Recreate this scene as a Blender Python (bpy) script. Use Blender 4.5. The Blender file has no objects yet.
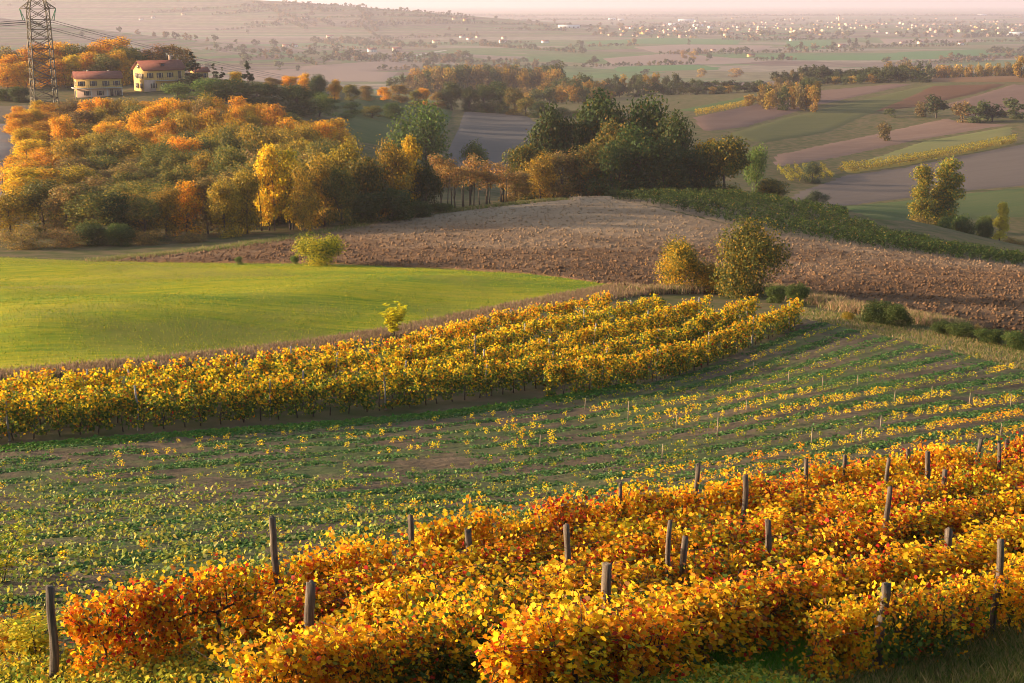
import bpy, math, random
import numpy as np
from mathutils import Vector, Matrix, noise as mnoise

R = math.radians
SC = bpy.context.scene
COL = SC.collection
rng = np.random.default_rng(7)
random.seed(7)

# ------------------------------------------------------------------ camera, sky, sun, exposure
F_PX, TH = 1422.0, R(13.5)
cam_d = bpy.data.cameras.new('camera')
cam_d.sensor_width = 36.0
cam_d.lens = F_PX / 1024 * 36.0
cam_d.clip_start, cam_d.clip_end = 0.5, 80000
cam = bpy.data.objects.new('camera', cam_d)
COL.objects.link(cam)
cam.rotation_euler = (R(90) - TH, 0, 0)
SC.camera = cam

SUN_AZ, SUN_EL = R(4), R(11.5)         # sun on the left, a little beyond the side-on direction
SDIR = Vector((-math.cos(SUN_AZ) * math.cos(SUN_EL), math.sin(SUN_AZ) * math.cos(SUN_EL), math.sin(SUN_EL)))
world = bpy.data.worlds.new('World')
SC.world = world
world.use_nodes = True
wn = world.node_tree
sky = wn.nodes.new('ShaderNodeTexSky')
sky.sky_type = 'NISHITA'
sky.sun_disc = False
sky.sun_elevation = SUN_EL
sky.sun_rotation = math.atan2(SDIR.x, SDIR.y)
sky.air_density, sky.dust_density = 1.0, 3.0
wn.nodes['Background'].inputs[1].default_value = 0.15
wn.links.new(sky.outputs[0], wn.nodes['Background'].inputs[0])
sun_d = bpy.data.lights.new('sun', 'SUN')
sun_d.energy, sun_d.angle, sun_d.color = 5.0, R(0.5), (1.0, 0.76, 0.50)
sun = bpy.data.objects.new('sun', sun_d)
COL.objects.link(sun)
sun.rotation_euler = SDIR.to_track_quat('Z', 'Y').to_euler()

SC.view_settings.view_transform = 'Standard'
SC.view_settings.look = 'None'
SC.view_settings.exposure = 1.25
SC.view_settings.gamma = 1.0
SC.cycles.use_denoising = True
SC.cycles.denoising_prefilter = 'ACCURATE'
SC.cycles.filter_width = 0.95
SC.cycles.max_bounces = 5
SC.cycles.diffuse_bounces = 3
SC.cycles.glossy_bounces = 1
SC.cycles.transmission_bounces = 4
SC.cycles.volume_bounces = 1
HAZE_DENSITY, HAZE_COLOR, HAZE_ANISO = 0.00010, (0.87, 0.77, 0.90), 0.3

# ------------------------------------------------------------------ projection and terrain
ST, CT = math.sin(TH), math.cos(TH)
def slope(py):
    v = (341.5 - py) / F_PX
    return (-ST + v * CT) / (CT + v * ST)
def uofpx(px, py):                     # x / Y of a pixel
    v = (341.5 - py) / F_PX
    return (px - 512) / F_PX / (CT + v * ST)

# survey points: picture x, picture y, distance -> height of the land there
SURVEY = [
 (52,690,24),(310,690,24),(610,674,24),(886,690,24),
 (270,641,26.5),(409,605,29),(650,560,33),(850,520,38),(1024,498,43),(1150,480,48),
 (0,600,30.5),(-200,600,31),(0,500,47),(-250,500,50),(250,520,41),(512,500,46),(512,450,58),(250,455,57),
 (800,450,56),(1024,400,73),(1024,352,92),(1250,400,78),(1300,340,105),(800,400,70),(900,330,100),(600,430,65),
 (20,443,60),(-250,443,66),(200,430,64),(400,415,70),(600,393,78),(700,370,88),(800,328,100),
 (150,360,83),(0,372,79),(-250,365,86),(300,310,111),(0,310,115),(-250,310,120),(0,258,163),(-250,258,165),(300,262,152),(450,300,118),(620,288,127),
 (700,285,134),(850,305,117),(1024,325,107),(1024,290,140),(1250,300,140),(1024,268,172),(1250,280,172),(600,230,190),(600,197,240),(350,236,185),(120,255,167),
 (800,234,197),(900,250,186),(460,212,215),(780,204,232),
 (935,243,275),(1150,250,275),(850,205,330),(1024,200,345),(1250,205,340),(850,170,430),(1024,165,440),(1250,160,450),(850,130,560),(1024,125,570),(850,100,700),(1024,95,720),(850,84,820),(1024,76,900),(1250,75,900),
 (700,160,420),(700,120,560),(700,100,720),(450,162,400),(440,125,520),(520,125,540),(430,106,620),(560,102,720),
 (330,88,600),(200,86,470),(160,89,430),(97,96,420),(42,107,385),(-60,100,400),(-250,100,420),(270,110,400),
 (10,200,232),(10,150,300),(-150,160,290),(-300,180,260),(470,90,1000),(600,88,1000),
]
WORLD_PTS = [  # x, Y, z
 (0,0,-1.9),(-6,0,-1.9),(6,0,-1.9),(-20,0,-2.6),(20,0,-2.4),(0,7,-4.6),(-12,8,-5.0),(12,8,-5.0),(0,15,-8.6),(-16,15,-8.8),(18,16,-9.2),
 (-60,10,-6),(60,10,-6),(-60,40,-16),(70,45,-17),
 (40,245,-33.5),(70,240,-37),(20,270,-38),(-20,275,-37),(-60,262,-33.5),(-80,235,-31.5),(-110,330,-31),(-50,330,-38),
 (20,330,-45),(80,300,-44),
 (-100,290,-32.5),(-70,300,-34.5),(-130,250,-31.5),(-60,215,-32),(-80,250,-34),(-50,265,-35.5),(-95,335,-33),(-62,330,-36),
 (0,860,-58),(-200,760,-46),(-420,800,-40),(400,1050,-62),(200,1150,-68),(-100,1200,-76),(800,1100,-60),
]
for u in (-1.0,-.7,-.45,-.2,0,.2,.45,.7,1.0):
    WORLD_PTS += [(u*1600, 1600, -92), (u*2600, 2600, -95), (u*7000, 7000, -95), (u*20000, 20000, -95)]

def _c(x, y):
    yy = np.maximum(y, -20) + 30.0
    return np.stack([x / yy * 1.6, np.log(yy) * 1.0], -1)
_P = [(uofpx(px, py) * Y, Y, slope(py) * Y) for px, py, Y in SURVEY] + WORLD_PTS
_P = np.array(_P, float)
_C = _c(_P[:, 0], _P[:, 1])
def _phi(d2): return 0.5 * d2 * np.log(d2 + 1e-12)
_A = _phi(((_C[:, None] - _C[None]) ** 2).sum(-1)) + np.eye(len(_C)) * 2e-4
_Q = np.concatenate([np.ones((len(_C), 1)), _C], 1)
_M = np.block([[_A, _Q], [_Q.T, np.zeros((3, 3))]])
_W = np.linalg.solve(_M, np.concatenate([_P[:, 2], np.zeros(3)]))

HILLS = [ # far hills on the left: x, Y, height, radius x, radius y, tilt
 (-1150, 2600, 66, 620, 330, -.25), (-620, 2050, 20, 420, 200, -.2), (-1900, 2500, 60, 700, 500, 0),
 (-1000, 4600, 92, 1000, 420, -.1), (-2400, 4600, 100, 900, 500, 0), (-1500, 1700, 35, 300, 260, 0),
 (-350, 4100, 26, 520, 300, -.1),
]
def T(x, y):
    x = np.asarray(x, float); y = np.asarray(y, float)
    sh = np.broadcast(x, y).shape
    x = np.broadcast_to(x, sh).ravel(); y = np.broadcast_to(y, sh).ravel()
    out = np.empty(len(x))
    for i in range(0, len(x), 20000):
        c = _c(x[i:i+20000], y[i:i+20000])
        d2 = ((c[:, None] - _C[None]) ** 2).sum(-1)
        out[i:i+20000] = _phi(d2) @ _W[:-3] + _W[-3] + c @ _W[-2:]
    far = np.clip((y - 1300) / 500, 0, 1)
    out = out * (1 - far) + (-94) * far
    for hx, hy, hh, rx, ry, tl in HILLS:
        dx, dy = (x - hx), (y - hy) - tl * (x - hx)
        out += hh * np.exp(-(dx / rx) ** 2 - (dy / ry) ** 2)
    return out.reshape(sh)
def t1(x, y): return float(T(np.array([x]), np.array([y]))[0])
def hits(pxs, ymin=16, ymax=9000):      # where the sight lines of picture points meet the land
    P = np.array(pxs, float)
    n = len(P)
    Ys = np.exp(np.linspace(math.log(ymin), math.log(ymax), 420))
    v = (341.5 - P[:, 1]) / F_PX
    u = (P[:, 0] - 512) / F_PX / (CT + v * ST)
    s = (-ST + v * CT) / (CT + v * ST)
    res = np.zeros((n, 2))
    Z = T(u[:, None] * Ys[None], np.broadcast_to(Ys[None], (n, len(Ys)))) - s[:, None] * Ys[None]
    for i in range(n):
        k = np.argmax(Z[i] > 0)
        if Z[i, k] <= 0: k = len(Ys) - 1
        k = max(k, 1)
        a, b = Z[i, k-1], Z[i, k]
        f = np.clip(-a / (b - a + 1e-12), 0, 1)
        Y = Ys[k-1] + (Ys[k] - Ys[k-1]) * f
        res[i] = (u[i] * Y, Y)
    return res

# ------------------------------------------------------------------ helpers
def tag(o, label=None, cat=None, group=None, kind=None):
    if label: o['label'] = label
    if cat: o['category'] = cat
    if group: o['group'] = group
    if kind: o['kind'] = kind
    return o
def empty(name, loc, rz=0):
    o = bpy.data.objects.new(name, None)
    o.empty_display_size = 0.2
    COL.objects.link(o)
    o.location = loc
    o.rotation_euler = (0, 0, rz)
    return o
def link(name, me, parent=None):
    o = bpy.data.objects.new(name, me)
    COL.objects.link(o)
    if parent: o.parent = parent
    return o
def copy_tree(root, loc, rz=0, scale=(1, 1, 1)):
    r = root.copy(); COL.objects.link(r)
    r.location = loc; r.rotation_euler = (0, 0, rz); r.scale = scale
    for k in ('label', 'group'):
        if k in r: del r[k]
    for ch in list(root.children):
        c = ch.copy(); COL.objects.link(c); c.parent = r
        for g in list(ch.children):
            d = g.copy(); COL.objects.link(d); d.parent = c
    return r
def mesh_np(name, V, F, mats, col=None, mi=None, smooth=False):
    """V (n,3); F (m,k) with the same k for all faces, or a list of index lists; col (m,3) one leaf colour per face."""
    me = bpy.data.meshes.new(name)
    V = np.asarray(V, np.float32)
    if isinstance(F, np.ndarray):
        m, k = F.shape
        loops = F.ravel().astype(np.int32)
        starts = np.arange(m, dtype=np.int32) * k
        totals = np.full(m, k, np.int32)
    else:
        m = len(F)
        totals = np.array([len(f) for f in F], np.int32)
        loops = np.array([i for f in F for i in f], np.int32)
        starts = (np.cumsum(totals) - totals).astype(np.int32)
    me.vertices.add(len(V)); me.vertices.foreach_set('co', V.ravel())
    me.loops.add(len(loops)); me.loops.foreach_set('vertex_index', loops)
    me.polygons.add(m)
    me.polygons.foreach_set('loop_start', starts)
    me.polygons.foreach_set('loop_total', totals)
    if mi is not None: me.polygons.foreach_set('material_index', np.asarray(mi, np.int32))
    if smooth: me.polygons.foreach_set('use_smooth', np.ones(m, bool))
    for mt in (mats if isinstance(mats, (list, tuple)) else [mats]): me.materials.append(mt)
    if col is not None:
        a = me.attributes.new('tint', 'FLOAT_COLOR', 'FACE')
        c4 = np.ones((m, 4), np.float32); c4[:, :3] = col
        a.data.foreach_set('color', c4.ravel())
    me.update(calc_edges=True)
    me.validate()
    return me

class MB:
    """collects boxes, bars, tubes and prisms into one mesh"""
    def __init__(s): s.v, s.f, s.m = [], [], []
    def add(s, V, F, mi=0):
        o = len(s.v)
        s.v += [tuple(p) for p in V]
        s.f += [[i + o for i in f] for f in F]
        s.m += [mi] * len(F)
    def box(s, x0, x1, y0, y1, z0, z1, mi=0):
        V = [(x0,y0,z0),(x1,y0,z0),(x1,y1,z0),(x0,y1,z0),(x0,y0,z1),(x1,y0,z1),(x1,y1,z1),(x0,y1,z1)]
        s.add(V, [(0,3,2,1),(4,5,6,7),(0,1,5,4),(1,2,6,5),(2,3,7,6),(3,0,4,7)], mi)
    def tube(s, pts, rad, n=6, mi=0, cap=True):
        pts = [Vector(p) for p in pts]
        V, F = [], []
        for i, p in enumerate(pts):
            d = (pts[min(i+1, len(pts)-1)] - pts[max(i-1, 0)]).normalized()
            a = d.cross(Vector((0, 1, 0) if abs(d.y) < .9 else (1, 0, 0))).normalized()
            b = d.cross(a)
            r = rad[i] if isinstance(rad, (list, tuple)) else rad
            for k in range(n):
                t = 2 * math.pi * k / n
                V.append(p + a * (r * math.cos(t)) + b * (r * math.sin(t)))
        for i in range(len(pts) - 1):
            for k in range(n):
                F.append((i*n+k, i*n+(k+1) % n, (i+1)*n+(k+1) % n, (i+1)*n+k))
        if cap:
            F.append(tuple(range(n))[::-1]); F.append(tuple(range((len(pts)-1)*n, len(pts)*n)))
        s.add(V, F, mi)
    def bar(s, a, b, w=.05, mi=0): s.tube([a, b], w / 2 * 1.414, 4, mi)
    def mesh(s, name, mats, smooth=False): return mesh_np(name, s.v, s.f, mats, mi=s.m, smooth=smooth)
    def build(s, name, mats, parent=None, smooth=False): return link(name, s.mesh(name, mats, smooth), parent)

def leafs(C, N, size, rg, hexa=False, hang=0.0):
    """leaf-shaped faces at centres C with normals N"""
    n = len(C)
    N = N / (np.linalg.norm(N, axis=1, keepdims=True) + 1e-9)
    r = rg.normal(size=(n, 3)); r[:, 2] -= hang
    A = r - N * (r * N).sum(1, keepdims=True)
    A /= np.linalg.norm(A, axis=1, keepdims=True) + 1e-9
    B = np.cross(N, A)
    L = (size * rg.uniform(.65, 1.3, n))[:, None]
    if hexa:
        pr = [(-.40, .0, 0), (-.46, .32, .10), (-.14, .42, .10), (.06, .58, .18), (.22, .34, .08), (.60, 0, -.12), (.22, -.34, .08), (.06, -.58, .18), (-.14, -.42, .10), (-.46, -.32, .10)]
    else:
        pr = [(-.55, 0, 0), (-.02, .42, .12), (.58, 0, -.04), (-.02, -.42, .12)]
    V = np.stack([C + A * (a * L) + B * (b * L) + N * (h * L) for a, b, h in pr], 1)
    k = len(pr)
    return V.reshape(-1, 3), np.arange(n * k, dtype=np.int32).reshape(n, k)
def pick(pal, wts, n, rg, jit=.18):
    pal = np.array(pal, float); w = np.array(wts, float); w /= w.sum()
    c = pal[rg.choice(len(pal), n, p=w)]
    return np.clip(c * rg.uniform(1 - jit, 1 + jit, (n, 1)) * rg.uniform(1 - jit * .4, 1 + jit * .4, (n, 3)), .004, .9)

_GR = rng.random((64, 64))
def vnoise(x, y):
    xi, yi = np.floor(x).astype(int), np.floor(y).astype(int)
    fx, fy = x - xi, y - yi
    fx, fy = fx * fx * (3 - 2 * fx), fy * fy * (3 - 2 * fy)
    g = lambda a, b: _GR[a % 64, b % 64]
    return (g(xi, yi) * (1 - fx) + g(xi+1, yi) * fx) * (1 - fy) + (g(xi, yi+1) * (1 - fx) + g(xi+1, yi+1) * fx) * fy
def fbm(x, y, o=4):
    t, a = 0, .5
    for i in range(o):
        t = t + a * vnoise(x, y); x, y, a = x * 2.03 + 17.1, y * 2.03 + 5.7, a * .5
    return t

# ------------------------------------------------------------------ materials
def mat(name):
    m = bpy.data.materials.new(name); m.use_nodes = True
    nt = m.node_tree
    return m, nt, nt.nodes['Principled BSDF']
def plain(name, c, rough=.7, var=.12, scale=3.0, metal=0.0):
    m, nt, b = mat(name)
    tc = nt.nodes.new('ShaderNodeTexCoord'); n = nt.nodes.new('ShaderNodeTexNoise')
    n.inputs['Scale'].default_value = scale; n.inputs['Detail'].default_value = 4
    nt.links.new(tc.outputs['Object'], n.inputs['Vector'])
    r = nt.nodes.new('ShaderNodeValToRGB')
    r.color_ramp.elements[0].position, r.color_ramp.elements[1].position = .3, .7
    r.color_ramp.elements[0].color = [*[k * (1 - var) for k in c], 1]
    r.color_ramp.elements[1].color = [*[min(.95, k * (1 + var)) for k in c], 1]
    nt.links.new(n.outputs['Fac'], r.inputs[0]); nt.links.new(r.outputs[0], b.inputs['Base Color'])
    b.inputs['Roughness'].default_value = rough; b.inputs['Metallic'].default_value = metal
    b.inputs['Specular IOR Level'].default_value = .25
    return m
def leafmat(name, trans=.42, hue=.02, val=.25):
    m, nt, b = mat(name)
    at = nt.nodes.new('ShaderNodeAttribute'); at.attribute_name = 'tint'
    oi = nt.nodes.new('ShaderNodeObjectInfo')
    hs = nt.nodes.new('ShaderNodeHueSaturation')
    m1 = nt.nodes.new('ShaderNodeMapRange'); m1.inputs[3].default_value, m1.inputs[4].default_value = .5 - hue, .5 + hue
    m2 = nt.nodes.new('ShaderNodeMapRange'); m2.inputs[3].default_value, m2.inputs[4].default_value = 1 - val, 1 + val
    ml = nt.nodes.new('ShaderNodeMath'); ml.operation = 'MULTIPLY'; ml.inputs[1].default_value = 7.31
    fr = nt.nodes.new('ShaderNodeMath'); fr.operation = 'FRACT'
    L = nt.links.new
    L(oi.outputs['Random'], m1.inputs[0]); L(oi.outputs['Random'], ml.inputs[0]); L(ml.outputs[0], fr.inputs[0]); L(fr.outputs[0], m2.inputs[0])
    L(m1.outputs[0], hs.inputs['Hue']); L(m2.outputs[0], hs.inputs['Value']); L(at.outputs['Color'], hs.inputs['Color'])
    L(hs.outputs[0], b.inputs['Base Color'])
    b.inputs['Roughness'].default_value = .62; b.inputs['Specular IOR Level'].default_value = .18
    tr = nt.nodes.new('ShaderNodeBsdfTranslucent'); L(hs.outputs[0], tr.inputs[0])
    mx = nt.nodes.new('ShaderNodeMixShader'); mx.inputs[0].default_value = trans
    L(b.outputs[0], mx.inputs[1]); L(tr.outputs[0], mx.inputs[2])
    L(mx.outputs[0], nt.nodes['Material Output'].inputs[0])
    return m
def groundmat(name, stops, s1, s2, stretch=(1, 1), rot=0, bump=.0, bscale=3.0, s3=None, mixc=None, ymix=None):
    """noise-blended soil or turf: stops = colours from low to high; s1 broad patches, s2 fine grain; mixc = second colour in broad patches"""
    m, nt, b = mat(name)
    L = nt.links.new
    tc = nt.nodes.new('ShaderNodeTexCoord'); mp = nt.nodes.new('ShaderNodeMapping')
    mp.vector_type = 'TEXTURE'; mp.inputs['Rotation'].default_value = (0, 0, rot); mp.inputs['Scale'].default_value = (1 / stretch[0], 1 / stretch[1], 1)
    L(tc.outputs['Object'], mp.inputs[0])
    def nz(s, d=5, vec=mp.outputs[0]):
        n = nt.nodes.new('ShaderNodeTexNoise'); n.inputs['Scale'].default_value = s; n.inputs['Detail'].default_value = d
        n.inputs['Roughness'].default_value = .62
        L(vec, n.inputs['Vector']); return n.outputs['Fac']
    a, c = nz(s1, 4), nz(s2, 6)
    mx = nt.nodes.new('ShaderNodeMath'); mx.operation = 'MULTIPLY_ADD'; mx.inputs[1].default_value = .55
    L(a, mx.inputs[0])
    h = nt.nodes.new('ShaderNodeMath'); h.operation = 'MULTIPLY'; h.inputs[1].default_value = .45
    L(c, h.inputs[0]); L(h.outputs[0], mx.inputs[2])
    r = nt.nodes.new('ShaderNodeValToRGB'); el = r.color_ramp.elements
    k = len(stops)
    while len(el) < k: el.new(.5)
    for i, cc in enumerate(stops):
        el[i].position = .33 + .34 * i / max(1, k - 1); el[i].color = (*cc, 1)
    L(mx.outputs[0], r.inputs[0])
    outc = r.outputs[0]
    if mixc:
        mm = nt.nodes.new('ShaderNodeMix'); mm.data_type = 'RGBA'
        rr = nt.nodes.new('ShaderNodeValToRGB'); rr.color_ramp.elements[0].position = .46; rr.color_ramp.elements[1].position = .6
        L(nz(s3, 5, tc.outputs['Object']), rr.inputs[0]); L(rr.outputs[0], mm.inputs['Factor'])
        L(outc, mm.inputs['A']); mm.inputs['B'].default_value = (*mixc, 1); outc = mm.outputs['Result']
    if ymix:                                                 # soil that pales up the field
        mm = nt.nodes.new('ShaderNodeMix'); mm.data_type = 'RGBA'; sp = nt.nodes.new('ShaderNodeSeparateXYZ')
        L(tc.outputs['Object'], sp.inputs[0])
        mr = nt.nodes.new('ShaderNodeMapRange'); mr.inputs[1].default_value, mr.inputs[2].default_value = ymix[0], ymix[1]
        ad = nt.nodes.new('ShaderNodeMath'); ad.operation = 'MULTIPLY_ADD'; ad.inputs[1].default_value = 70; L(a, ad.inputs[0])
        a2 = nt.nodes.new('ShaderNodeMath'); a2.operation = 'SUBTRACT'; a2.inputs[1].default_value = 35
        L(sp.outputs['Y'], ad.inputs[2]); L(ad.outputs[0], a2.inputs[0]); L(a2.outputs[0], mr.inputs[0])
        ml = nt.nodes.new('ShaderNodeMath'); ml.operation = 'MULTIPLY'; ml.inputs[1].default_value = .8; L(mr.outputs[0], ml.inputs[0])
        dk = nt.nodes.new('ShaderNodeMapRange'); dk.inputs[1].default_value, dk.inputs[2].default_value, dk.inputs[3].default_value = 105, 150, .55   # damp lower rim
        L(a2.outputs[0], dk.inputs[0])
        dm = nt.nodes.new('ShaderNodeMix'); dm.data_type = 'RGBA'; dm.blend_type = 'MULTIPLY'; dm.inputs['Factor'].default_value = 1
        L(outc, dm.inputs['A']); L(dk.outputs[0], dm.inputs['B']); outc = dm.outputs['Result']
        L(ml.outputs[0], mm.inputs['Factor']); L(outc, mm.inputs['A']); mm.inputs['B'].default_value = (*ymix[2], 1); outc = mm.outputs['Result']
    L(outc, b.inputs['Base Color'])
    b.inputs['Roughness'].default_value = .95; b.inputs['Specular IOR Level'].default_value = .08
    if bump:
        bp = nt.nodes.new('ShaderNodeBump'); bp.inputs['Strength'].default_value = 1.0; bp.inputs['Distance'].default_value = bump
        L(nz(bscale, 6, tc.outputs['Object']), bp.inputs['Height']); L(bp.outputs[0], b.inputs['Normal'])
    return m

M_LEAF = leafmat('vine_leaf', .54, .010, .12)
M_TREE = leafmat('tree_leaf', .42, .010, .22)
M_GRASSBLADE = leafmat('grass_blade', .35, .01, .1)
M_BARK = plain('bark', (.075, .055, .04), .9, .4, 6)
M_VINEWOOD = plain('vine_wood', (.06, .042, .03), .9, .4, 14)
M_STAKE = plain('stake_wood', (.27, .20, .13), .8, .2, 8)

def wood_post():
    m, nt, b = mat('weathered_post_wood')
    L = nt.links.new
    tc = nt.nodes.new('ShaderNodeTexCoord'); mp = nt.nodes.new('ShaderNodeMapping')
    mp.inputs['Scale'].default_value = (26, 26, 1.6)
    L(tc.outputs['Object'], mp.inputs[0])
    n = nt.nodes.new('ShaderNodeTexNoise'); n.inputs['Scale'].default_value = 1.0; n.inputs['Detail'].default_value = 8; n.inputs['Roughness'].default_value = .7
    L(mp.outputs[0], n.inputs['Vector'])
    r = nt.nodes.new('ShaderNodeValToRGB'); el = r.color_ramp.elements
    el[0].position, el[0].color = .33, (.025, .018, .014, 1)
    el[1].position, el[1].color = .74, (.20, .155, .115, 1)
    e = el.new(.5); e.color = (.09, .066, .048, 1)
    L(n.outputs['Fac'], r.inputs[0]); L(r.outputs[0], b.inputs['Base Color'])
    bp = nt.nodes.new('ShaderNodeBump'); bp.inputs['Distance'].default_value = .02
    L(n.outputs['Fac'], bp.inputs['Height']); L(bp.outputs[0], b.inputs['Normal'])
    b.inputs['Roughness'].default_value = .9
    return m
M_POST = wood_post()

# ------------------------------------------------------------------ land
def terrain():
    m, nt, b = mat('open_land')
    L = nt.links.new
    tc = nt.nodes.new('ShaderNodeTexCoord')
    mp = nt.nodes.new('ShaderNodeMapping'); mp.inputs['Rotation'].default_value = (0, 0, R(24)); mp.inputs['Scale'].default_value = (1/420, 1/150, 1)
    L(tc.outputs['Object'], mp.inputs[0])
    wob = nt.nodes.new('ShaderNodeTexNoise'); wob.inputs['Scale'].default_value = 1.0
    vo = nt.nodes.new('ShaderNodeTexVoronoi'); vo.distance = 'CHEBYCHEV'; vo.inputs['Scale'].default_value = 1.0; vo.inputs['Randomness'].default_value = .85
    L(mp.outputs[0], vo.inputs['Vector'])
    sx = nt.nodes.new('ShaderNodeSeparateColor'); L(vo.outputs['Color'], sx.inputs[0])
    r = nt.nodes.new('ShaderNodeValToRGB'); r.color_ramp.interpolation = 'CONSTANT'
    el = r.color_ramp.elements
    cs = [(.13,.095,.07), (.10,.115,.045), (.17,.13,.10), (.085,.12,.04), (.14,.12,.06), (.12,.08,.062), (.19,.155,.11), (.07,.125,.04)]
    while len(el) < len(cs): el.new(.5)
    for i, c in enumerate(cs): el[i].position = i / len(cs); el[i].color = (*c, 1)
    L(sx.outputs[0], r.inputs[0])
    n = nt.nodes.new('ShaderNodeTexNoise'); n.inputs['Scale'].default_value = .05; n.inputs['Detail'].default_value = 8
    L(tc.outputs['Object'], n.inputs['Vector'])
    mr = nt.nodes.new('ShaderNodeMapRange'); mr.inputs[1].default_value, mr.inputs[2].default_value, mr.inputs[3].default_value, mr.inputs[4].default_value = .3, .7, .7, 1.25
    L(n.outputs['Fac'], mr.inputs[0])
    mu = nt.nodes.new('ShaderNodeMix'); mu.data_type = 'RGBA'; mu.blend_type = 'MULTIPLY'; mu.inputs['Factor'].default_value = 1
    L(r.outputs[0], mu.inputs['A']); L(mr.outputs[0], mu.inputs['B'])
    # near land between the fields: rough grass
    n2 = nt.nodes.new('ShaderNodeTexNoise'); n2.inputs['Scale'].default_value = .4; n2.inputs['Detail'].default_value = 8
    L(tc.outputs['Object'], n2.inputs['Vector'])
    r2 = nt.nodes.new('ShaderNodeValToRGB'); e2 = r2.color_ramp.elements
    e2[0].position, e2[0].color = .35, (.065, .072, .022, 1); e2[1].position, e2[1].color = .66, (.14, .10, .052, 1)
    L(n2.outputs['Fac'], r2.inputs[0])
    sp = nt.nodes.new('ShaderNodeSeparateXYZ'); L(tc.outputs['Object'], sp.inputs[0])
    mf = nt.nodes.new('ShaderNodeMapRange'); mf.inputs[1].default_value, mf.inputs[2].default_value = 900, 1300
    L(sp.outputs['Y'], mf.inputs[0])
    fin = nt.nodes.new('ShaderNodeMix'); fin.data_type = 'RGBA'
    L(mf.outputs[0], fin.inputs['Factor']); L(r2.outputs[0], fin.inputs['A']); L(mu.outputs['Result'], fin.inputs['B'])
    L(fin.outputs['Result'], b.inputs['Base Color'])
    b.inputs['Roughness'].default_value = 1; b.inputs['Specular IOR Level'].default_value = .05
    Ys = np.concatenate([np.linspace(-25, 14, 14), np.exp(np.linspace(math.log(16), math.log(21000), 330))])
    us = np.linspace(-.85, .85, 171)
    U, Y = np.meshgrid(us, Ys)
    X = U * (Y + 45)
    Z = T(X, Y)
    V = np.stack([X, Y, Z], -1).reshape(-1, 3)
    nr, nc = U.shape
    i = np.arange(nr - 1)[:, None] * nc + np.arange(nc - 1)[None]
    F = np.stack([i, i + 1, i + nc + 1, i + nc], -1).reshape(-1, 4)
    o = link('ground', mesh_np('ground', V, F, m, smooth=True))
    tag(o, kind='structure')
terrain()

def inside(P, poly):
    x, y = P[:, 0], P[:, 1]
    r = np.zeros(len(P), bool)
    for (x0, y0), (x1, y1) in zip(poly, np.roll(poly, -1, 0)):
        c = (y0 > y) != (y1 > y)
        r ^= c & (x < (x1 - x0) * (y - y0) / (y1 - y0 + 1e-12) + x0)
    return r
def densify(pts, n=6):
    pts = np.array(pts, float)
    out = []
    for a, b in zip(pts, np.roll(pts, -1, 0)):
        for k in range(n): out.append(a + (b - a) * k / n)
    return np.array(out)
def px_poly(pts, n=4): return hits(densify(pts, n))
def drape(name, poly, cell, off, m, disp=None, kind='structure', smooth=True):
    """a sheet of land cut to an outline and laid just above the ground"""
    lo, hi = poly.min(0), poly.max(0)
    nx, ny = int((hi[0]-lo[0]) / cell) + 2, int((hi[1]-lo[1]) / cell) + 2
    gx, gy = np.meshgrid(lo[0] + np.arange(nx) * cell, lo[1] + np.arange(ny) * cell)
    P = np.stack([gx, gy], -1).reshape(-1, 2)
    i = np.arange(ny - 1)[:, None] * nx + np.arange(nx - 1)[None]
    F = np.stack([i, i + 1, i + nx + 1, i + nx], -1).reshape(-1, 4)
    F = F[inside(P[F].mean(1), poly)]
    used, inv = np.unique(F, return_inverse=True)
    F = inv.reshape(F.shape); P = P[used]
    # rim vertices snap to the outline
    e = np.sort(np.concatenate([F[:, [0, 1]], F[:, [1, 2]], F[:, [2, 3]], F[:, [3, 0]]]), 1)
    ue, ct = np.unique(e, axis=0, return_counts=True)
    rim = np.unique(ue[ct == 1])
    A, B = poly, np.roll(poly, -1, 0)
    best, bp = np.full(len(rim), 1e18), P[rim].copy()
    for a, b in zip(A, B):
        d = b - a
        t = np.clip(((P[rim] - a) @ d) / (d @ d + 1e-12), 0, 1)
        q = a + t[:, None] * d
        dd = ((P[rim] - q) ** 2).sum(1)
        k = dd < best
        best[k] = dd[k]; bp[k] = q[k]
    ok = best < (cell * 1.2) ** 2
    P[rim[ok]] = bp[ok]
    z = T(P[:, 0], P[:, 1]) + off
    if disp is not None:
        z = z + disp(P[:, 0], P[:, 1])
    z[rim] = T(P[rim, 0], P[rim, 1]) - .12 - off * .5      # the rim tucks into the ground
    o = link(name, mesh_np(name, np.column_stack([P, z]), F, m, smooth=smooth))
    if kind: tag(o, kind=kind)
    return o

# near fields ------------------------------------------------------
PLOUGH = px_poly([(95,263),(200,253),(300,239),(400,219),(500,207),(600,197),(640,204),(720,223),(800,239),(900,253),(1024,268),(1160,283),(1160,368),(1024,340),(960,327),(900,315),(850,308),(810,298),(770,290),(700,294),(640,294),(618,288),(540,276),(430,268),(330,264),(200,263)], 3)
def clods(x, y):
    a = R(14)
    w = x * math.cos(a) + y * math.sin(a); q = -x * math.sin(a) + y * math.cos(a)
    f = fbm(w * 1.1, q * 1.6, 3)
    c = vnoise(w * 2.1 + 9, q * 2.6 + 3)
    fur = np.abs(np.sin(q * 3.1 + vnoise(w * .15, q * .2) * 2.0))
    fine = .35 + .65 * np.clip((212 - y) / 40, 0, 1)         # the crest is harrowed finer
    return fine * (.40 * np.clip(f - .42, 0, 1) + .40 * np.clip(c - .58, 0, 1) + .12 * fur) + .05 * vnoise(x * 4, y * 4)
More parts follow.
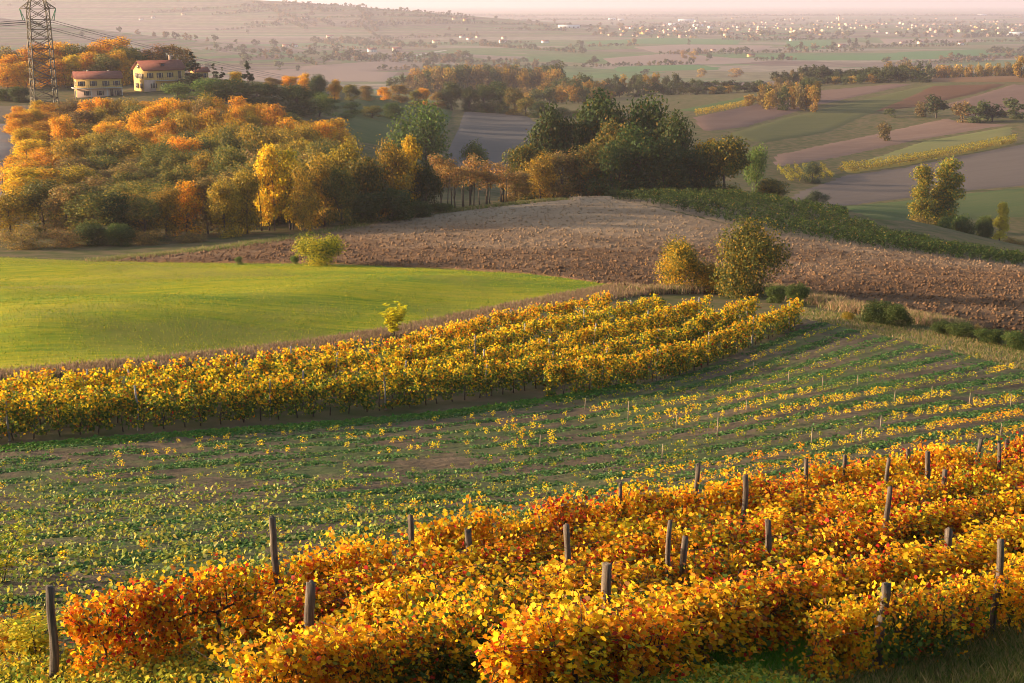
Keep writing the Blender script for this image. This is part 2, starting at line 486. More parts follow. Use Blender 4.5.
drape('ploughed_field', PLOUGH, .30, .05, groundmat('ploughed_soil', [(.085,.044,.022), (.165,.090,.045), (.25,.148,.08)], .05, 2.4, (1, 1), R(14), .07, 4.0, ymix=(165, 232, (.38,.285,.185))), clods, smooth=False)

def clod_field():
    rg = np.random.default_rng(12)
    lo, hi = PLOUGH.min(0), PLOUGH.max(0)
    P = np.stack([rg.uniform(lo[0], hi[0], 90000), rg.uniform(lo[1], hi[1], 90000)], -1)
    P = P[inside(P, PLOUGH)]
    P = P[rg.random(len(P)) < np.clip(1.25 - (P[:, 1] - 110) / 130, .22, 1)][:42000]
    oc = np.array([(1,0,0),(-1,0,0),(0,1,0),(0,-1,0),(0,0,1),(0,0,-.6)], float)
    of = np.array([(0,2,4),(2,1,4),(1,3,4),(3,0,4),(2,0,5),(1,2,5),(3,1,5),(0,3,5)])
    n = len(P); r = .07 + .15 * rg.random(n) ** 2.2
    V = oc[None] * rg.uniform(.6, 1.35, (n, 6, 1)) * r[:, None, None] + rg.normal(0, .12, (n, 6, 3)) * r[:, None, None]
    a = rg.uniform(0, 6.28, n); ca, sa = np.cos(a)[:, None], np.sin(a)[:, None]
    X = V[..., 0] * ca - V[..., 1] * sa; Y = V[..., 0] * sa + V[..., 1] * ca
    z = T(P[:, 0], P[:, 1]) + .05 + clods(P[:, 0], P[:, 1])
    V = np.stack([X + P[:, :1], Y + P[:, 1:], V[..., 2] + z[:, None] + .25 * r[:, None]], -1).reshape(-1, 3)
    F = (of[None] + (np.arange(n) * 6)[:, None, None]).reshape(-1, 3)
    o = link('soil_clods', mesh_np('soil_clods', V, F, bpy.data.materials['ploughed_soil']))
    tag(o, 'brown earth clods lying all over the ploughed field', 'clods', kind='stuff')
clod_field()

MEADOW = px_poly([(-200,252),(-80,254),(0,258),(100,262),(330,265),(430,269),(540,275),(636,287),(560,298),(470,315),(400,330),(320,343),(250,352),(150,362),(60,370),(0,375),(-80,380),(-200,384)], 3)
def rim_fade(x, y, poly, d0):
    best = np.full(len(x), 1e9); P = np.stack([x, y], -1)
    for a, b in zip(poly, np.roll(poly, -1, 0)):
        d = b - a; t = np.clip(((P - a) @ d) / (d @ d + 1e-12), 0, 1)
        best = np.minimum(best, ((P - a - t[:, None] * d) ** 2).sum(1))
    f = np.clip(np.sqrt(best) / d0, 0, 1)
    return f * f * (3 - 2 * f)
def humps(x, y): return rim_fade(x, y, MEADOW, 16.0) * 3.0 * fbm(x * .035, y * .075, 2) + .18 * fbm(x * .16, y * .25, 2) + .02 * vnoise(x * 1.3, y * 1.3)
drape('meadow', MEADOW, .6, .05, groundmat('meadow_turf', [(.060,.135,.006), (.14,.20,.008), (.31,.28,.009), (.44,.33,.012)], .05, .9, (.22, 2.6), R(8), .03, 2.2, .04, (.22,.20,.025)), humps)  # the stretched yellow bands put golden light streaks into the turf colour

DRYBAND = px_poly([(648,288),(620,286),(560,296),(470,314),(400,329),(320,342),(250,351),(150,361),(0,374),(-100,381),(-100,389),(0,381),(150,371),(250,360),(330,350),(400,338),(480,323),(560,306),(648,295)], 3)
drape('dry_grass_verge', DRYBAND, .6, .09, groundmat('dry_verge', [(.10,.07,.035), (.15,.10,.055), (.20,.14,.08)], .3, 2.0, (1, 1), 0, .08, 3))

# curves of the vine rows: the foot of the middle vineyard and the last row of the near vineyard
RD = np.array([math.cos(R(38)), math.sin(R(38))])
ROW0 = {'F': np.array([-7.75, 24.0]), 'E': np.array([-5.5, 24.0]), 'D': np.array([-3.42, 24.0]), 'C': np.array([-.85, 24.0]), 'B': np.array([2.05, 23.52]), 'A': np.array([6.35, 24.0])}
MCUR = np.array([(-62,38),(-48,46),(-34,53.5),(-20.2,59.0),(-13.4,63.0),(-4.8,69.0),(5.2,78.5),(11.7,88),(20.3,100),(27,112),(36,128)], float)
_foot = (MCUR - ROW0['F']) @ RD
DCUR = ROW0['F'] + _foot[:, None] * RD - np.array([.616, -.788]) * 2.2
def catmull(C, t):
    n = len(C) - 1
    t = np.clip(np.asarray(t, float), 0, 1) * n
    i = np.clip(t.astype(int), 0, n - 1); f = (t - i)[:, None]
    g = lambda k: C[np.clip(k, 0, n)]
    p0, p1, p2, p3 = g(i - 1), g(i), g(i + 1), g(i + 2)
    return .5 * (2 * p1 + (p2 - p0) * f + (2*p0 - 5*p1 + 4*p2 - p3) * f**2 + (3*p1 - p0 - 3*p2 + p3) * f**3)
NR = 13
def young(t, k): return catmull(MCUR, t) * (1 - k / NR)[:, None] + catmull(DCUR, t) * (k / NR)[:, None]

TRACK_EDGE = [(808,322),(870,336),(940,351),(1024,373),(1160,410)]
_edge = hits(TRACK_EDGE)
_tt = np.linspace(0, 1, 60)
_mfront = catmull(MCUR, np.linspace(0, .82, 40))
YOUNG = np.concatenate([_mfront[_mfront[:, 1] < 99] + np.array([.3, -.5]), _edge, np.array([(46,58),(30,30),(20,18.5),(-14,17),(-40,22),(-66,30)])])
def berms(x, y): return .10 * fbm(x * .8, y * .8, 3)
M_TILLED = groundmat('tilled_soil', [(.065,.046,.028), (.105,.074,.045), (.155,.11,.07)], .25, 1.6, (1, 1), 0, .07, 4.0, .22, (.075, .088, .032))
drape('young_vineyard_soil', YOUNG, .6, .0, M_TILLED)
def furrows():
    ts, ks = np.linspace(.06, .96, 420), np.arange(-.1, 17.0, .1)
    TT, KK = np.meshgrid(ts, ks)
    P = young(TT.ravel(), KK.ravel())
    z = T(P[:, 0], P[:, 1]) + .06 + .075 * np.abs(np.sin(math.pi * KK.ravel() * 3.5)) + .10 * fbm(P[:, 0] * 1.1, P[:, 1] * 1.1, 2) + .05 * vnoise(P[:, 0] * 3, P[:, 1] * 3)
    nr, nc = TT.shape
    i = np.arange(nr - 1)[:, None] * nc + np.arange(nc - 1)[None]
    F = np.stack([i, i + 1, i + nc + 1, i + nc], -1).reshape(-1, 4)
    F = F[inside(P[F].mean(1), YOUNG)]
    used, inv = np.unique(F, return_inverse=True)
    V = np.column_stack([P, z])[used]
    tag(link('tilled_furrows', mesh_np('tilled_furrows', V, inv.reshape(F.shape), M_TILLED, smooth=True)), kind='structure')
furrows()
NEARV = np.array([(-22,16),(-11.5,23.6),(-8.6,25.6),(20,47.6),(36,59),(46,52),(22,16)], float)
drape('near_vineyard_grass', NEARV, .5, .22, groundmat('near_turf', [(.05,.075,.014), (.10,.115,.025), (.17,.13,.06)], .35, 2.5, (1, 1), 0, .06, 5), berms)
TRACK = px_poly([(790,308),(850,317),(900,327),(960,338),(1024,350),(1160,375),(1160,408),(1024,372),(940,350),(870,335),(808,321)], 3)
drape('farm_track', TRACK, .5, .10, groundmat('track_turf', [(.10,.105,.035), (.20,.155,.085), (.27,.20,.13)], .22, 1.4, (1, 1), 0, .05, 3))

# ridge vineyard ground, valley and far slope fields ----------------
def g(*stops, s1=.03, s2=.45, st=(.16, 1.5), rot=R(38)): return groundmat('field_soil', list(stops), s1, s2, st, rot, .1, .8)
C3 = lambda *pts: [(682 + x / 2.994, y / 2.994) for x, y in pts]
def field(name, pts, off, m, cell=3.0): return drape(name, px_poly(pts, 3), cell, off, m)
GREEN = ((.05,.085,.02), (.085,.11,.03)); OLIVE = ((.075,.078,.024), (.115,.105,.034)); MAUVE = ((.12,.068,.050), (.17,.105,.08))
GREY = ((.095,.072,.060), (.13,.10,.082)); RUST = ((.085,.045,.022), (.14,.062,.032)); YEL = ((.17,.14,.03), (.26,.19,.035))
field('bare_field', C3((200,640),(330,575),(480,522),(640,502),(1024,428),(1150,400),(1150,545),(1024,558),(870,572),(480,618)), .18, g(*GREY))
field('vineyard_strip_field', C3((470,507),(620,490),(1000,416),(1000,434),(650,502),(480,526)), .30, g(*YEL, s2=.9))
field('grass_strip_field', C3((480,498),(720,420),(1000,374),(1000,414),(620,489),(470,506)), .24, g((.12,.13,.04), (.19,.16,.06)))
field('pink_stubble_field', C3((265,462),(560,402),(800,350),(840,366),(1000,372),(720,419),(470,475),(260,507)), .20, g((.155,.092,.066), (.23,.145,.105)))
field('hill_pasture', C3((120,402),(300,352),(560,292),(740,252),(840,250),(600,330),(555,348),(450,397),(240,432)), .26, g(*OLIVE))
field('rust_slope_field', C3((555,338),(740,258),(985,251),(880,282),(700,322)), .34, g(*RUST))
field('mauve_slope_field', C3((780,312),(880,284),(985,252),(1150,262),(1150,330),(850,350)), .30, g(*MAUVE))
field('russet_crest_field', C3((740,222),(900,214),(1150,220),(1150,246),(740,246)), .22, g((.13,.065,.03), (.17,.095,.045)))
field('crest_grass_field', C3((735,200),(1150,200),(1150,219),(900,213),(740,220)), .28, g(*OLIVE))
field('mauve_ridge_field', C3((20,352),(240,306),(400,272),(640,250),(700,252),(420,314),(200,382),(60,397)), .20, g(*MAUVE))
field('upper_grass_field', C3((-20,330),(200,286),(240,302),(60,337)), .26, g(*GREEN))
field('valley_green_field', C3((450,618),(680,597),(1024,558),(1150,546),(1150,650),(690,668),(560,655)), .22, g((.05,.085,.022), (.10,.10,.035)))
C2 = lambda *pts: [(342 + x / 2.994, y / 2.994) for x, y in pts]
field('dark_hollow_field', C2((300,480),(360,330),(420,318),(560,345),(640,400),(560,520),(440,560)), .25, g((.075,.068,.062), (.11,.095,.085)))
field('scrub_slope_field', C2((-40,410),(-40,300),(200,280),(340,310),(330,400),(120,440)), .25, g((.045,.075,.02), (.11,.105,.03)))
field('left_bare_field', [(-140,128),(20,122),(30,140),(14,165),(18,190),(24,225),(-140,225)], .2, g((.20,.165,.14), (.26,.215,.185), s2=.3))
field('lane_field', [(-140,108),(90,104),(60,112),(22,122),(-140,128)], .2, g((.13,.095,.06), (.17,.13,.08)))
# plain strips: far crops on the flat land
C3b = lambda *pts: [(784 + x / 4.267, y / 4.267) for x, y in pts]
C5b = lambda *pts: [(560 + x / 4.267, y / 4.267) for x, y in pts]
for nm, pts in [('crop_field', C3b((0,238),(440,232),(480,222),(860,210),(900,232),(700,250),(420,258),(20,258))),
                ('crop_field', C3b((0,175),(210,170),(230,205),(90,218),(0,205))),
                ('crop_field', C5b((220,285),(580,275),(700,288),(690,300),(560,300),(230,308))),
                ('crop_field', C5b((100,178),(420,160),(600,165),(780,172),(770,190),(300,186),(110,190))),
                ('crop_field', C5b((840,240),(1024,226),(1024,252),(850,254)))]:
    field(nm, pts, .5, g((.045,.12,.03), (.06,.145,.035), s1=.005), 12)
for nm, pts in [('stubble_field', C5b((170,250),(480,225),(720,245),(900,262),(700,275),(220,280))),
                ('stubble_field', C5b((300,200),(520,190),(930,195),(840,220),(400,225))),
                ('stubble_field', [(300,66),(395,60),(420,68),(330,74),(290,74)]),
                ('stubble_field', [(230,72),(300,68),(400,72),(390,82),(250,80)]),
                ('stubble_field', C3b((400,165),(860,165),(860,180),(420,185)))]:
    field(nm, pts, .6, g((.19,.13,.10), (.23,.165,.13), s1=.005), 12)
field('farm_road', [(395,60),(418,54),(448,49.5),(449,50.3),(420,55.4),(398,61.6)], .8, g((.34,.30,.27), (.38,.34,.3), s1=.01), 6)


# ------------------------------------------------------------------ haze over the whole valley
def haze():
    m = bpy.data.materials.new('valley_haze'); m.use_nodes = True
    nt = m.node_tree; nt.nodes.clear()
    o = nt.nodes.new('ShaderNodeOutputMaterial'); v = nt.nodes.new('ShaderNodeVolumePrincipled')
    v.inputs['Color'].default_value = (*HAZE_COLOR, 1)
    v.inputs['Density'].default_value = HAZE_DENSITY
    v.inputs['Anisotropy'].default_value = HAZE_ANISO
    nt.links.new(v.outputs[0], o.inputs['Volume'])
    b = MB(); b.box(-19000, 19000, -120, 21500, -97.5, 45)
    tag(b.build('haze', m), kind='stuff')
haze()

# ------------------------------------------------------------------ near vineyard
YEL_V, GOLD, ORA, RED, BRN, GRN = (.84,.58,.018), (.82,.43,.010), (.76,.25,.010), (.52,.045,.014), (.26,.11,.03), (.085,.15,.02)
YGR = (.30,.28,.03)
PALV = [YEL_V, GOLD, ORA, RED, BRN, GRN, YGR]
def vine_leaves(n, rg, wts, zlo=.05, ztop=1.42, half=.64, thick=.44, size=.082, green_low=.0, green_at=0):
    nc = max(10, n // 24)                                   # leaves hang in shoots
    cx = rg.uniform(-half, half, nc)
    cz = zlo + (ztop - zlo) * rg.beta(1.35, 1.05, nc)
    cy = rg.normal(0, thick * .6, nc) * (1.15 - .45 * (cz - zlo) / (ztop - zlo))
    k = rg.integers(0, nc, n)
    C = np.stack([cx[k] + rg.normal(0, .07, n), cy[k] + rg.normal(0, .07, n), cz[k] + rg.normal(0, .14, n)], -1)
    ns = n // 9                                              # a few arching shoot tips
    j = rg.integers(0, n, ns)
    C[j, 2] = ztop + np.abs(rg.normal(0, .2, ns)) - .1; C[j, 0] = rg.uniform(-half, half, ns)
    C[:, 2] = np.maximum(C[:, 2], .08)
    N = rg.normal(size=(n, 3))
    N[:, 1] += np.sign(C[:, 1]) * .35; N[:, 2] += .2
    ctint = rg.integers(0, 1000, nc)
    c = np.zeros((n, 3))
    for q in range(4):                                       # shoots share a tint
        w = np.array(wts, float) * rg.uniform(.35, 1.8, len(wts))
        sel = ctint[k] % 4 == q
        c[sel] = pick(PALV, w, sel.sum(), rg, .22)
    if green_low > 0:
        low = (rg.random(n) < green_low) & (C[:, 2] < zlo + (ztop - zlo) * .72 + rg.normal(0, .12, n))
        c[low] = pick([(.06,.11,.02), (.10,.16,.03), (.16,.20,.03)], [3, 3, 1], low.sum(), rg)
    V, F = leafs(C, N, size, rg, True, .9)
    return V, F, c
def vine_trunk(rg, half=.6, h=.78):
    b = MB()
    z = 0; p = [(0, 0, -.15)]; x = y = 0
    for k in range(6):
        z += h / 6; x += rg.normal(0, .025); y += rg.normal(0, .025); p.append((x, y, z))
    b.tube(p, [.045, .042, .036, .033, .032, .034, .036], 6)
    for s in (-1, 1):
        b.tube([p[-1], (x + s * .22, y, z + .06), (x + s * half, rg.normal(0, .04), z + .08)], [.028, .02, .012], 5)
        for q in range(7):
            x0 = x + s * rg.uniform(.05, half)
            b.tube([(x0, y, z + .05), (x0 + rg.normal(0, .07), y + rg.normal(0, .12), z + .4), (x0 + rg.normal(0, .2), y + rg.normal(0, .3), z + rg.uniform(.45, .95))], [.011, .008, .004], 4)
    return b
VKINDS = { # yellow gold orange red brown green yellowgreen
 'golden': ([4.2, 5.5, 3, .5, .7, .5, .9], .07), 'orange': ([2.4, 4, 4.6, 1.0, .7, .4, .8], .06), 'russet': ([2, 2.2, 3.4, 2.1, 1.3, .7, .6], .08),
 'green': ([2.2, 2.6, 1.6, .5, .8, 1.2, 1.0], .72), 'mixed': ([3, 3, 2.2, .6, .8, .8, 1.0], .28)}
VPROTO = {}
for kind, (w, gl) in VKINDS.items():
    for v in range(3):
        rg = np.random.default_rng(100 + len(VPROTO))
        V, F, c = vine_leaves(1300, rg, w, green_low=gl)
        VPROTO[kind, v] = (mesh_np('grapevine_foliage', V, F, M_LEAF, col=c), vine_trunk(rg).mesh('grapevine_trunk', M_VINEWOOD))
ROWSHORT = {'F': 'last near row against the tilled field', 'E': 'fifth row of the near vineyard', 'D': 'fourth row of the near vineyard', 'C': 'third row of the near vineyard',
            'B': 'second row, left of the grass alley', 'A': 'nearest row, right of the grass alley'}
ROWLEN = {'F': 33, 'E': 29.5, 'D': 25.5, 'C': 21, 'B': 16.5, 'A': 8.5}
ROWROT = math.atan2(RD[1], RD[0])
LOOK = {'golden': 'golden yellow', 'orange': 'orange', 'russet': 'russet red', 'green': 'half green', 'mixed': 'yellow and green'}
# posts of the near vineyard: picture x, picture y of the head, diameter in picture points
POSTS = [(52,587,12,4),(270,514,9,-5),(310,583,12,0),(409,515,7,-3),(467,531,9,-1),(567,524,7,1),(610,564,12,3),(670,522,7,0),(685,537,8,0),(697,464,6,2),
         (745,476,7,0),(768,520,8,0),(807,459,5,1),(846,455,6,-1),(889,459,5,0),(889,487,6,0),(886,584,12,1),(908,449,5,0),(929,452,6,0),(946,470,6,2),
         (950,529,9,-2),(980,440,5,1),(998,442,5,-6),(1001,540,8,0),(1007,440,5,0),(622,483,5,0)]
def post(px, py, dpx, lean, i):
    best = None
    for row, o in ROW0.items():
        u = uofpx(px, py)
        # o + RD d : x = u y
        d = (u * o[1] - o[0]) / (RD[0] - u * RD[1])
        if d < -1.5: continue
        x, y = o + RD * d
        h = slope(py) * y - t1(x, y) - .2
        c = abs(h - 1.95) + (.6 if d > ROWLEN[row] else 0)
        if best is None or c < best[0]: best = (c, row, d, x, y, h)
    _, row, d, x, y, h = best
    h = min(max(h, 1.5), 2.5)
    rg = np.random.default_rng(300 + i)
    r = dpx * y / F_PX / 2 * .86
    b = MB(); n = 9
    prof = 1 + .13 * rg.normal(size=n)
    V, F = [], []
    L = math.tan(R(lean))
    for k in range(8):
        z = -.3 + (h + .3) * k / 7
        for a in range(n):
            t = 2 * math.pi * a / n
            rr = r * prof[a] * (1.06 - .1 * k / 7) * (1 + .05 * rg.normal())
            V.append((rr * math.cos(t) + L * (z - h) + .035 * math.sin(z * 2.6 + i), rr * math.sin(t) + .015 * math.cos(z * 2.2 + i), z + (.03 * rg.normal() if k == 7 else 0)))
    for k in range(7):
        for a in range(n): F.append((k*n+a, k*n+(a+1) % n, (k+1)*n+(a+1) % n, (k+1)*n+a))
    top = len(V); V.append((0, .01, h + .01))
    for a in range(n): F.append((7*n+a, 7*n+(a+1) % n, top))
    b.add(V, F)
    o = b.build('vineyard_post', M_POST)
    o.location = (x, y, t1(x, y) + .2)
    return row, d, dpx, lean, h, o
plist = [post(*p, i) for i, p in enumerate(POSTS)]
ORD = ['first', 'second', 'third', 'fourth', 'fifth', 'sixth', 'seventh', 'eighth', 'ninth', 'tenth', 'eleventh', 'twelfth', 'thirteenth',
       'fourteenth', 'fifteenth', 'sixteenth', 'seventeenth', 'eighteenth', 'nineteenth', 'twentieth', 'twenty-first', 'twenty-second', 'twenty-third', 'twenty-fourth', 'twenty-fifth']
for row in 'ABCDEF':
    q = sorted([p for p in plist if p[0] == row], key=lambda p: p[1])
    for i, (rw, d, w, ln, h, o) in enumerate(q):
        look = 'thick' if w >= 10 else ('slim' if w <= 5 else 'weathered')
        tilt = 'leaning' if abs(ln) >= 3 else 'upright'
        where = 'end post' if i == 0 else f'{ORD[i]} post'
        tag(o, f'{look} {tilt} {where} of the {ROWSHORT[row]}', 'vineyard post', 'posts of the near vineyard')

vrg = np.random.default_rng(5)
for row, shift, stop in [(r, 0.0, 99) for r in 'ABCDEF'] + [('B', -.95, 1.7), ('C', -.9, 0.6), ('B', -1.8, -.6)]:
    d = {'F': .3, 'E': 1.6, 'D': -.3, 'C': -3.4, 'B': -2.3, 'A': -1.0}[row] - (1.2 if shift else 0)
    while d < min(ROWLEN[row], stop):
        p = ROW0[row] + RD * d + np.array([-RD[1], RD[0]]) * (shift + vrg.normal(0, .07 if not shift else .18))
        if row in 'CD': kind = vrg.choice(['green', 'mixed'], p=[.75, .25]) if (2.0 if row == 'D' else -2.2) < d < (6 if row == 'D' else 2) else vrg.choice(['golden', 'orange', 'mixed', 'russet'], p=[.3, .4, .2, .1])
        elif row in 'EF': kind = vrg.choice(['russet', 'orange', 'mixed'], p=[.5, .3, .2]) if d < 5 else vrg.choice(['golden', 'orange', 'russet'], p=[.45, .45, .1])
        elif row == 'A': kind = 'golden' if d < .6 else ('green' if d < 3 else vrg.choice(['orange', 'golden', 'mixed']))
        elif row == 'B' and d < 5: kind = vrg.choice(['golden', 'orange', 'mixed', 'green', 'russet'], p=[.2, .3, .25, .15, .1])
        else: kind = vrg.choice(['golden', 'orange', 'russet', 'mixed'], p=[.3, .42, .13, .15])
        fo, tr = VPROTO[kind, int(vrg.integers(0, 3))]
        if not shift and any(q[0] == row and abs(q[1] - d) < .30 and q[1] > .5 for q in plist): d += .3; continue
        e = empty('grapevine', (p[0], p[1], t1(p[0], p[1]) + .2), ROWROT + (math.pi if vrg.random() < .5 else 0) + vrg.normal(0, .08))
        s = vrg.uniform(.9, 1.1)
        e.scale = (s, s * vrg.uniform(.9, 1.2) * (1.2 if row in 'BC' else 1), s * vrg.uniform(.9, 1.08) * {'F': 1.02, 'E': .86, 'D': .86, 'C': .86, 'B': .88, 'A': .95}[row])
        tag(e, f'{LOOK[kind]} leaved grapevine in the {ROWSHORT[row]}', 'grapevine', f'{LOOK[kind]} grapevines in the {ROWSHORT[row]}')
        link('foliage', fo, e); link('trunk', tr, e)
        d += vrg.uniform(.68, .86)

# ------------------------------------------------------------------ middle vineyard: hedge-like rows
def arc(poly):
    s = np.concatenate([[0], np.cumsum(np.linalg.norm(np.diff(poly, axis=0), axis=1))])
    return s
def row_mesh(poly, rg, per_m, size, ztop, thick, pal, wlow, whigh, zlo=.35, zoff=.06, holes=.08, lift=0.0, hvar=.36, shoots=4.5):
    s = arc(poly); L = s[-1]; n = int(L * per_m)
    nc = int(L * shoots)
    cs = rg.uniform(0, L, nc); cs = cs[vnoise(cs * .55 + rg.uniform(0, 60), cs * 0 + 3.3) > holes]
    nc = len(cs)
    cz = zlo + (ztop - zlo) * rg.beta(1.5, 1.1, nc) * (1 - hvar / 2 + hvar * vnoise(cs * .5, cs * 0 + 8.1)); cy = rg.normal(0, thick, nc)
    k = rg.integers(0, nc, n)
    d = cs[k] + rg.normal(0, .16, n); off = cy[k] + rg.normal(0, .12, n); z = np.maximum(cz[k] + rg.normal(0, .15, n), .15)
    x = np.interp(d, s, poly[:, 0]); y = np.interp(d, s, poly[:, 1])
    tx = np.interp(d + .5, s, poly[:, 0]) - np.interp(d - .5, s, poly[:, 0]); ty = np.interp(d + .5, s, poly[:, 1]) - np.interp(d - .5, s, poly[:, 1])
    q = np.hypot(tx, ty) + 1e-9; nx, ny = -ty / q, tx / q
    x = x + nx * off; y = y + ny * off
    C = np.stack([x, y, T(x, y) + z + zoff], -1)
    N = rg.normal(size=(n, 3)) * .8; sg = np.sign(off)
    N[:, 0] += nx * sg * .7; N[:, 1] += ny * sg * .7; N[:, 2] += .45
    rel = np.clip((z - zlo) / (ztop - zlo) - lift + rg.normal(0, .15, n) + .35 * (vnoise(d * .25 + 4, d * 0 + 1.7) - .5), 0, 1)
    hi = rg.random(n) < rel
    c = pick(pal, wlow, n, rg, .2); c[hi] = pick(pal, whigh, hi.sum(), rg, .2)
    V, F = leafs(C, N, size, rg, False, .6)
    return V, F, c
def trunks_mesh(poly, rg, step, h=.75, zoff=.06, r=.035):
    s = arc(poly); b = MB()
    d = .4
    while d < s[-1]:
        x, y = np.interp(d, s, poly[:, 0]), np.interp(d, s, poly[:, 1])
        z = t1(x, y) + zoff
        b.tube([(x, y, z - .1), (x + rg.normal(0, .05), y + rg.normal(0, .05), z + h * .5), (x + rg.normal(0, .09), y + rg.normal(0, .05), z + h)], [r, r * .8, r * .6], 4)
        d += step * rg.uniform(.8, 1.25)
    return b
# back edge of the middle vineyard in step with the front curve
_tq = np.linspace(0, 1, len(MCUR))
BOFF = np.array([9.4, 9.4, 9.2, 9.2, 10, 11.8, 14.2, 15.8, 15, 14.5, 14])
_tan = np.gradient(MCUR, axis=0); _tan /= np.linalg.norm(_tan, axis=1, keepdims=True)
BCUR = MCUR + np.stack([-_tan[:, 1], _tan[:, 0]], -1) * BOFF[:, None]
NMID = 5
MIDLABEL = ['short front row of the middle vineyard, only along its right half, green below gold',
            'second row of the middle vineyard, front one on its left half, gold topped',
            'third row of the middle vineyard, golden leaved vine hedge',
            'fourth row of the middle vineyard, golden hedge one row short of the dry verge',
            'rearmost row of the middle vineyard, orange gold hedge beside the dry grass verge']
mrg = np.random.default_rng(17)
TEND = [.81, .815, .815, .81, .80, .78, .755]
SH_POST = []
for k in range(NMID):
    f = k / (NMID - 1)
    t = np.linspace(.565 if k == 0 else .06, TEND[k], 90)
    poly = catmull(MCUR, t) * (1 - f) + catmull(BCUR, t) * f
    V, F, c = row_mesh(poly, mrg, 520, .145, 1.9, .19, PALV, [.6, .5, .1, .05, .5, 5, 3] if k < 2 else [1.2, 1.0, .25, .1, .6, 4, 2.4], [4.2, 5, .9 + .3 * k, .12, .3, .8, 1.8], zlo=.06, holes=.01, lift=.40 if k < 2 else .34, hvar=.12, shoots=15)  # sunlit gold tops and shaded green sides are put into the leaf colours
    e = empty('vine_row', (poly[45][0], poly[45][1], t1(*poly[45])))
    tag(e, MIDLABEL[k], 'vine row', 'rows of the middle vineyard')
    V = V - np.array(e.location)
    link('foliage', mesh_np('vine_row_foliage', V, F, M_LEAF, col=c), e)
    tb = trunks_mesh(poly, mrg, .95)
    tb.v = [tuple(np.array(p) - np.array(e.location)) for p in tb.v]
    o = tb.build('trunks', M_VINEWOOD, e); o['kind'] = 'stuff'
    SH_POST.append(poly)
M_GREYPOST = plain('grey_post', (.26, .23, .20), .85, .25, 5)
for k in range(NMID):
    s = arc(SH_POST[k]); d = mrg.uniform(2, 5); i = 0
    while d < s[-1]:
        x, y = np.interp(d, s, SH_POST[k][:, 0]), np.interp(d, s, SH_POST[k][:, 1])
        b = MB(); h = mrg.uniform(1.85, 2.2)
        b.tube([(0, 0, -.2), (mrg.normal(0, .03), 0, h * .5), (mrg.normal(0, .07), mrg.normal(0, .04), h)], [.055, .05, .045], 6)
        o = b.build('vineyard_post', M_GREYPOST); o.location = (x, y, t1(x, y) + .06)
        tag(o, f'thin grey post among the leaves of the {ORD[k] if k else "front"} row of the middle vineyard', 'vineyard post', f'grey posts in the {ORD[k] if k else "front"} row of the middle vineyard')
        d += mrg.uniform(5.5, 7.5); i += 1

# ------------------------------------------------------------------ tilled field: young vines, stakes, ground cover
yrg = np.random.default_rng(23)
YP = []                                                     # position, rank, size
for k in range(1, NR):
    L = arc(young(np.linspace(0, 1, 200), np.full(200, float(k))))[-1]
    n = int(L / .62)
    t = (np.arange(n) + yrg.uniform(-.25, .25, n)) / n
    P = young(t, np.full(n, k + 0.0)) + yrg.normal(0, .06, (n, 2))
    ok = inside(P, YOUNG) & (yrg.random(n) < np.where(P[:, 0] > 4, .96, .5))
    for q in np.nonzero(ok)[0]:
        x, y = P[q]
        if y < 19: continue
        px = 512 + F_PX * x / y
        if -90 < px < 1110: YP.append((x, y, k, (.8 if x < 0 else 1) * yrg.uniform(.24, .5) * (1.1 if x > 6 else 1.0)))
def young_leaves(rg, n, kind):
    h = rg.uniform(.75, 1.0)
    z = h * rg.beta(1.6, 1.1, n)
    C = np.stack([rg.normal(0, .20, n), rg.normal(0, .17, n), np.maximum(z, .05)], -1)
    N = rg.normal(size=(n, 3)); N[:, 2] += .5
    w = {'yellow': [5, 3, .6, .1, .3, .4, 2.0], 'olive': [1.4, .6, .1, .1, .5, 4, 3.4], 'orange': [2.5, 4, 2.2, .4, .5, .4, .7]}[kind]
    V, F = leafs(C, N, .15, rg, False, .6)
    return V, F, pick(PALV, w, n, rg, .2)
YPROTO = {}
for kind in ('yellow', 'olive', 'orange'):
    for v in range(4):
        rg = np.random.default_rng(500 + len(YPROTO)); V, F, c = young_leaves(rg, 46, kind); YPROTO[kind, v] = (V, F, c)
ymesh = {kv: mesh_np('young_vine', V, F, M_LEAF, col=c) for kv, (V, F, c) in YPROTO.items()}
def ykind(x, y, k):
    a = vnoise(np.array([x * .12]), np.array([y * .12]))[0]
    if k > 8 and x > 0: return 'orange' if a > .55 else 'yellow'
    return 'yellow' if a > (.62 if x < 0 else .7) else 'olive'
YP.sort(key=lambda p: p[1] / p[3])
bulkV, bulkF, bulkC, nb = [], [], [], 0
for i, (x, y, k, s) in enumerate(YP):
    kind = ykind(x, y, k); v = int(yrg.integers(0, 4)); z = t1(x, y) + .09
    rz = yrg.uniform(0, 6.28)
    if i < 280:
        o = link('young_vine', ymesh[kind, v]); o.location = (x, y, z); o.rotation_euler = (0, 0, rz); o.scale = (s * 1.15, s * 1.15, s)
        tag(o, f'small {kind} leaved young vine in the {ORD[NR - 1 - k]} young row out from the near vineyard', 'young vine', f'{kind} young vines in the {ORD[NR - 1 - k]} tilled row')
    else:
        V, F, c = YPROTO[kind, v]
        ca, sa = math.cos(rz), math.sin(rz)
        W = V * np.array([s * 1.15, s * 1.15, s]); W = np.stack([W[:, 0] * ca - W[:, 1] * sa + x, W[:, 0] * sa + W[:, 1] * ca + y, W[:, 2] + z], -1)
        bulkV.append(W); bulkF.append(F + nb); bulkC.append(c); nb += len(W)
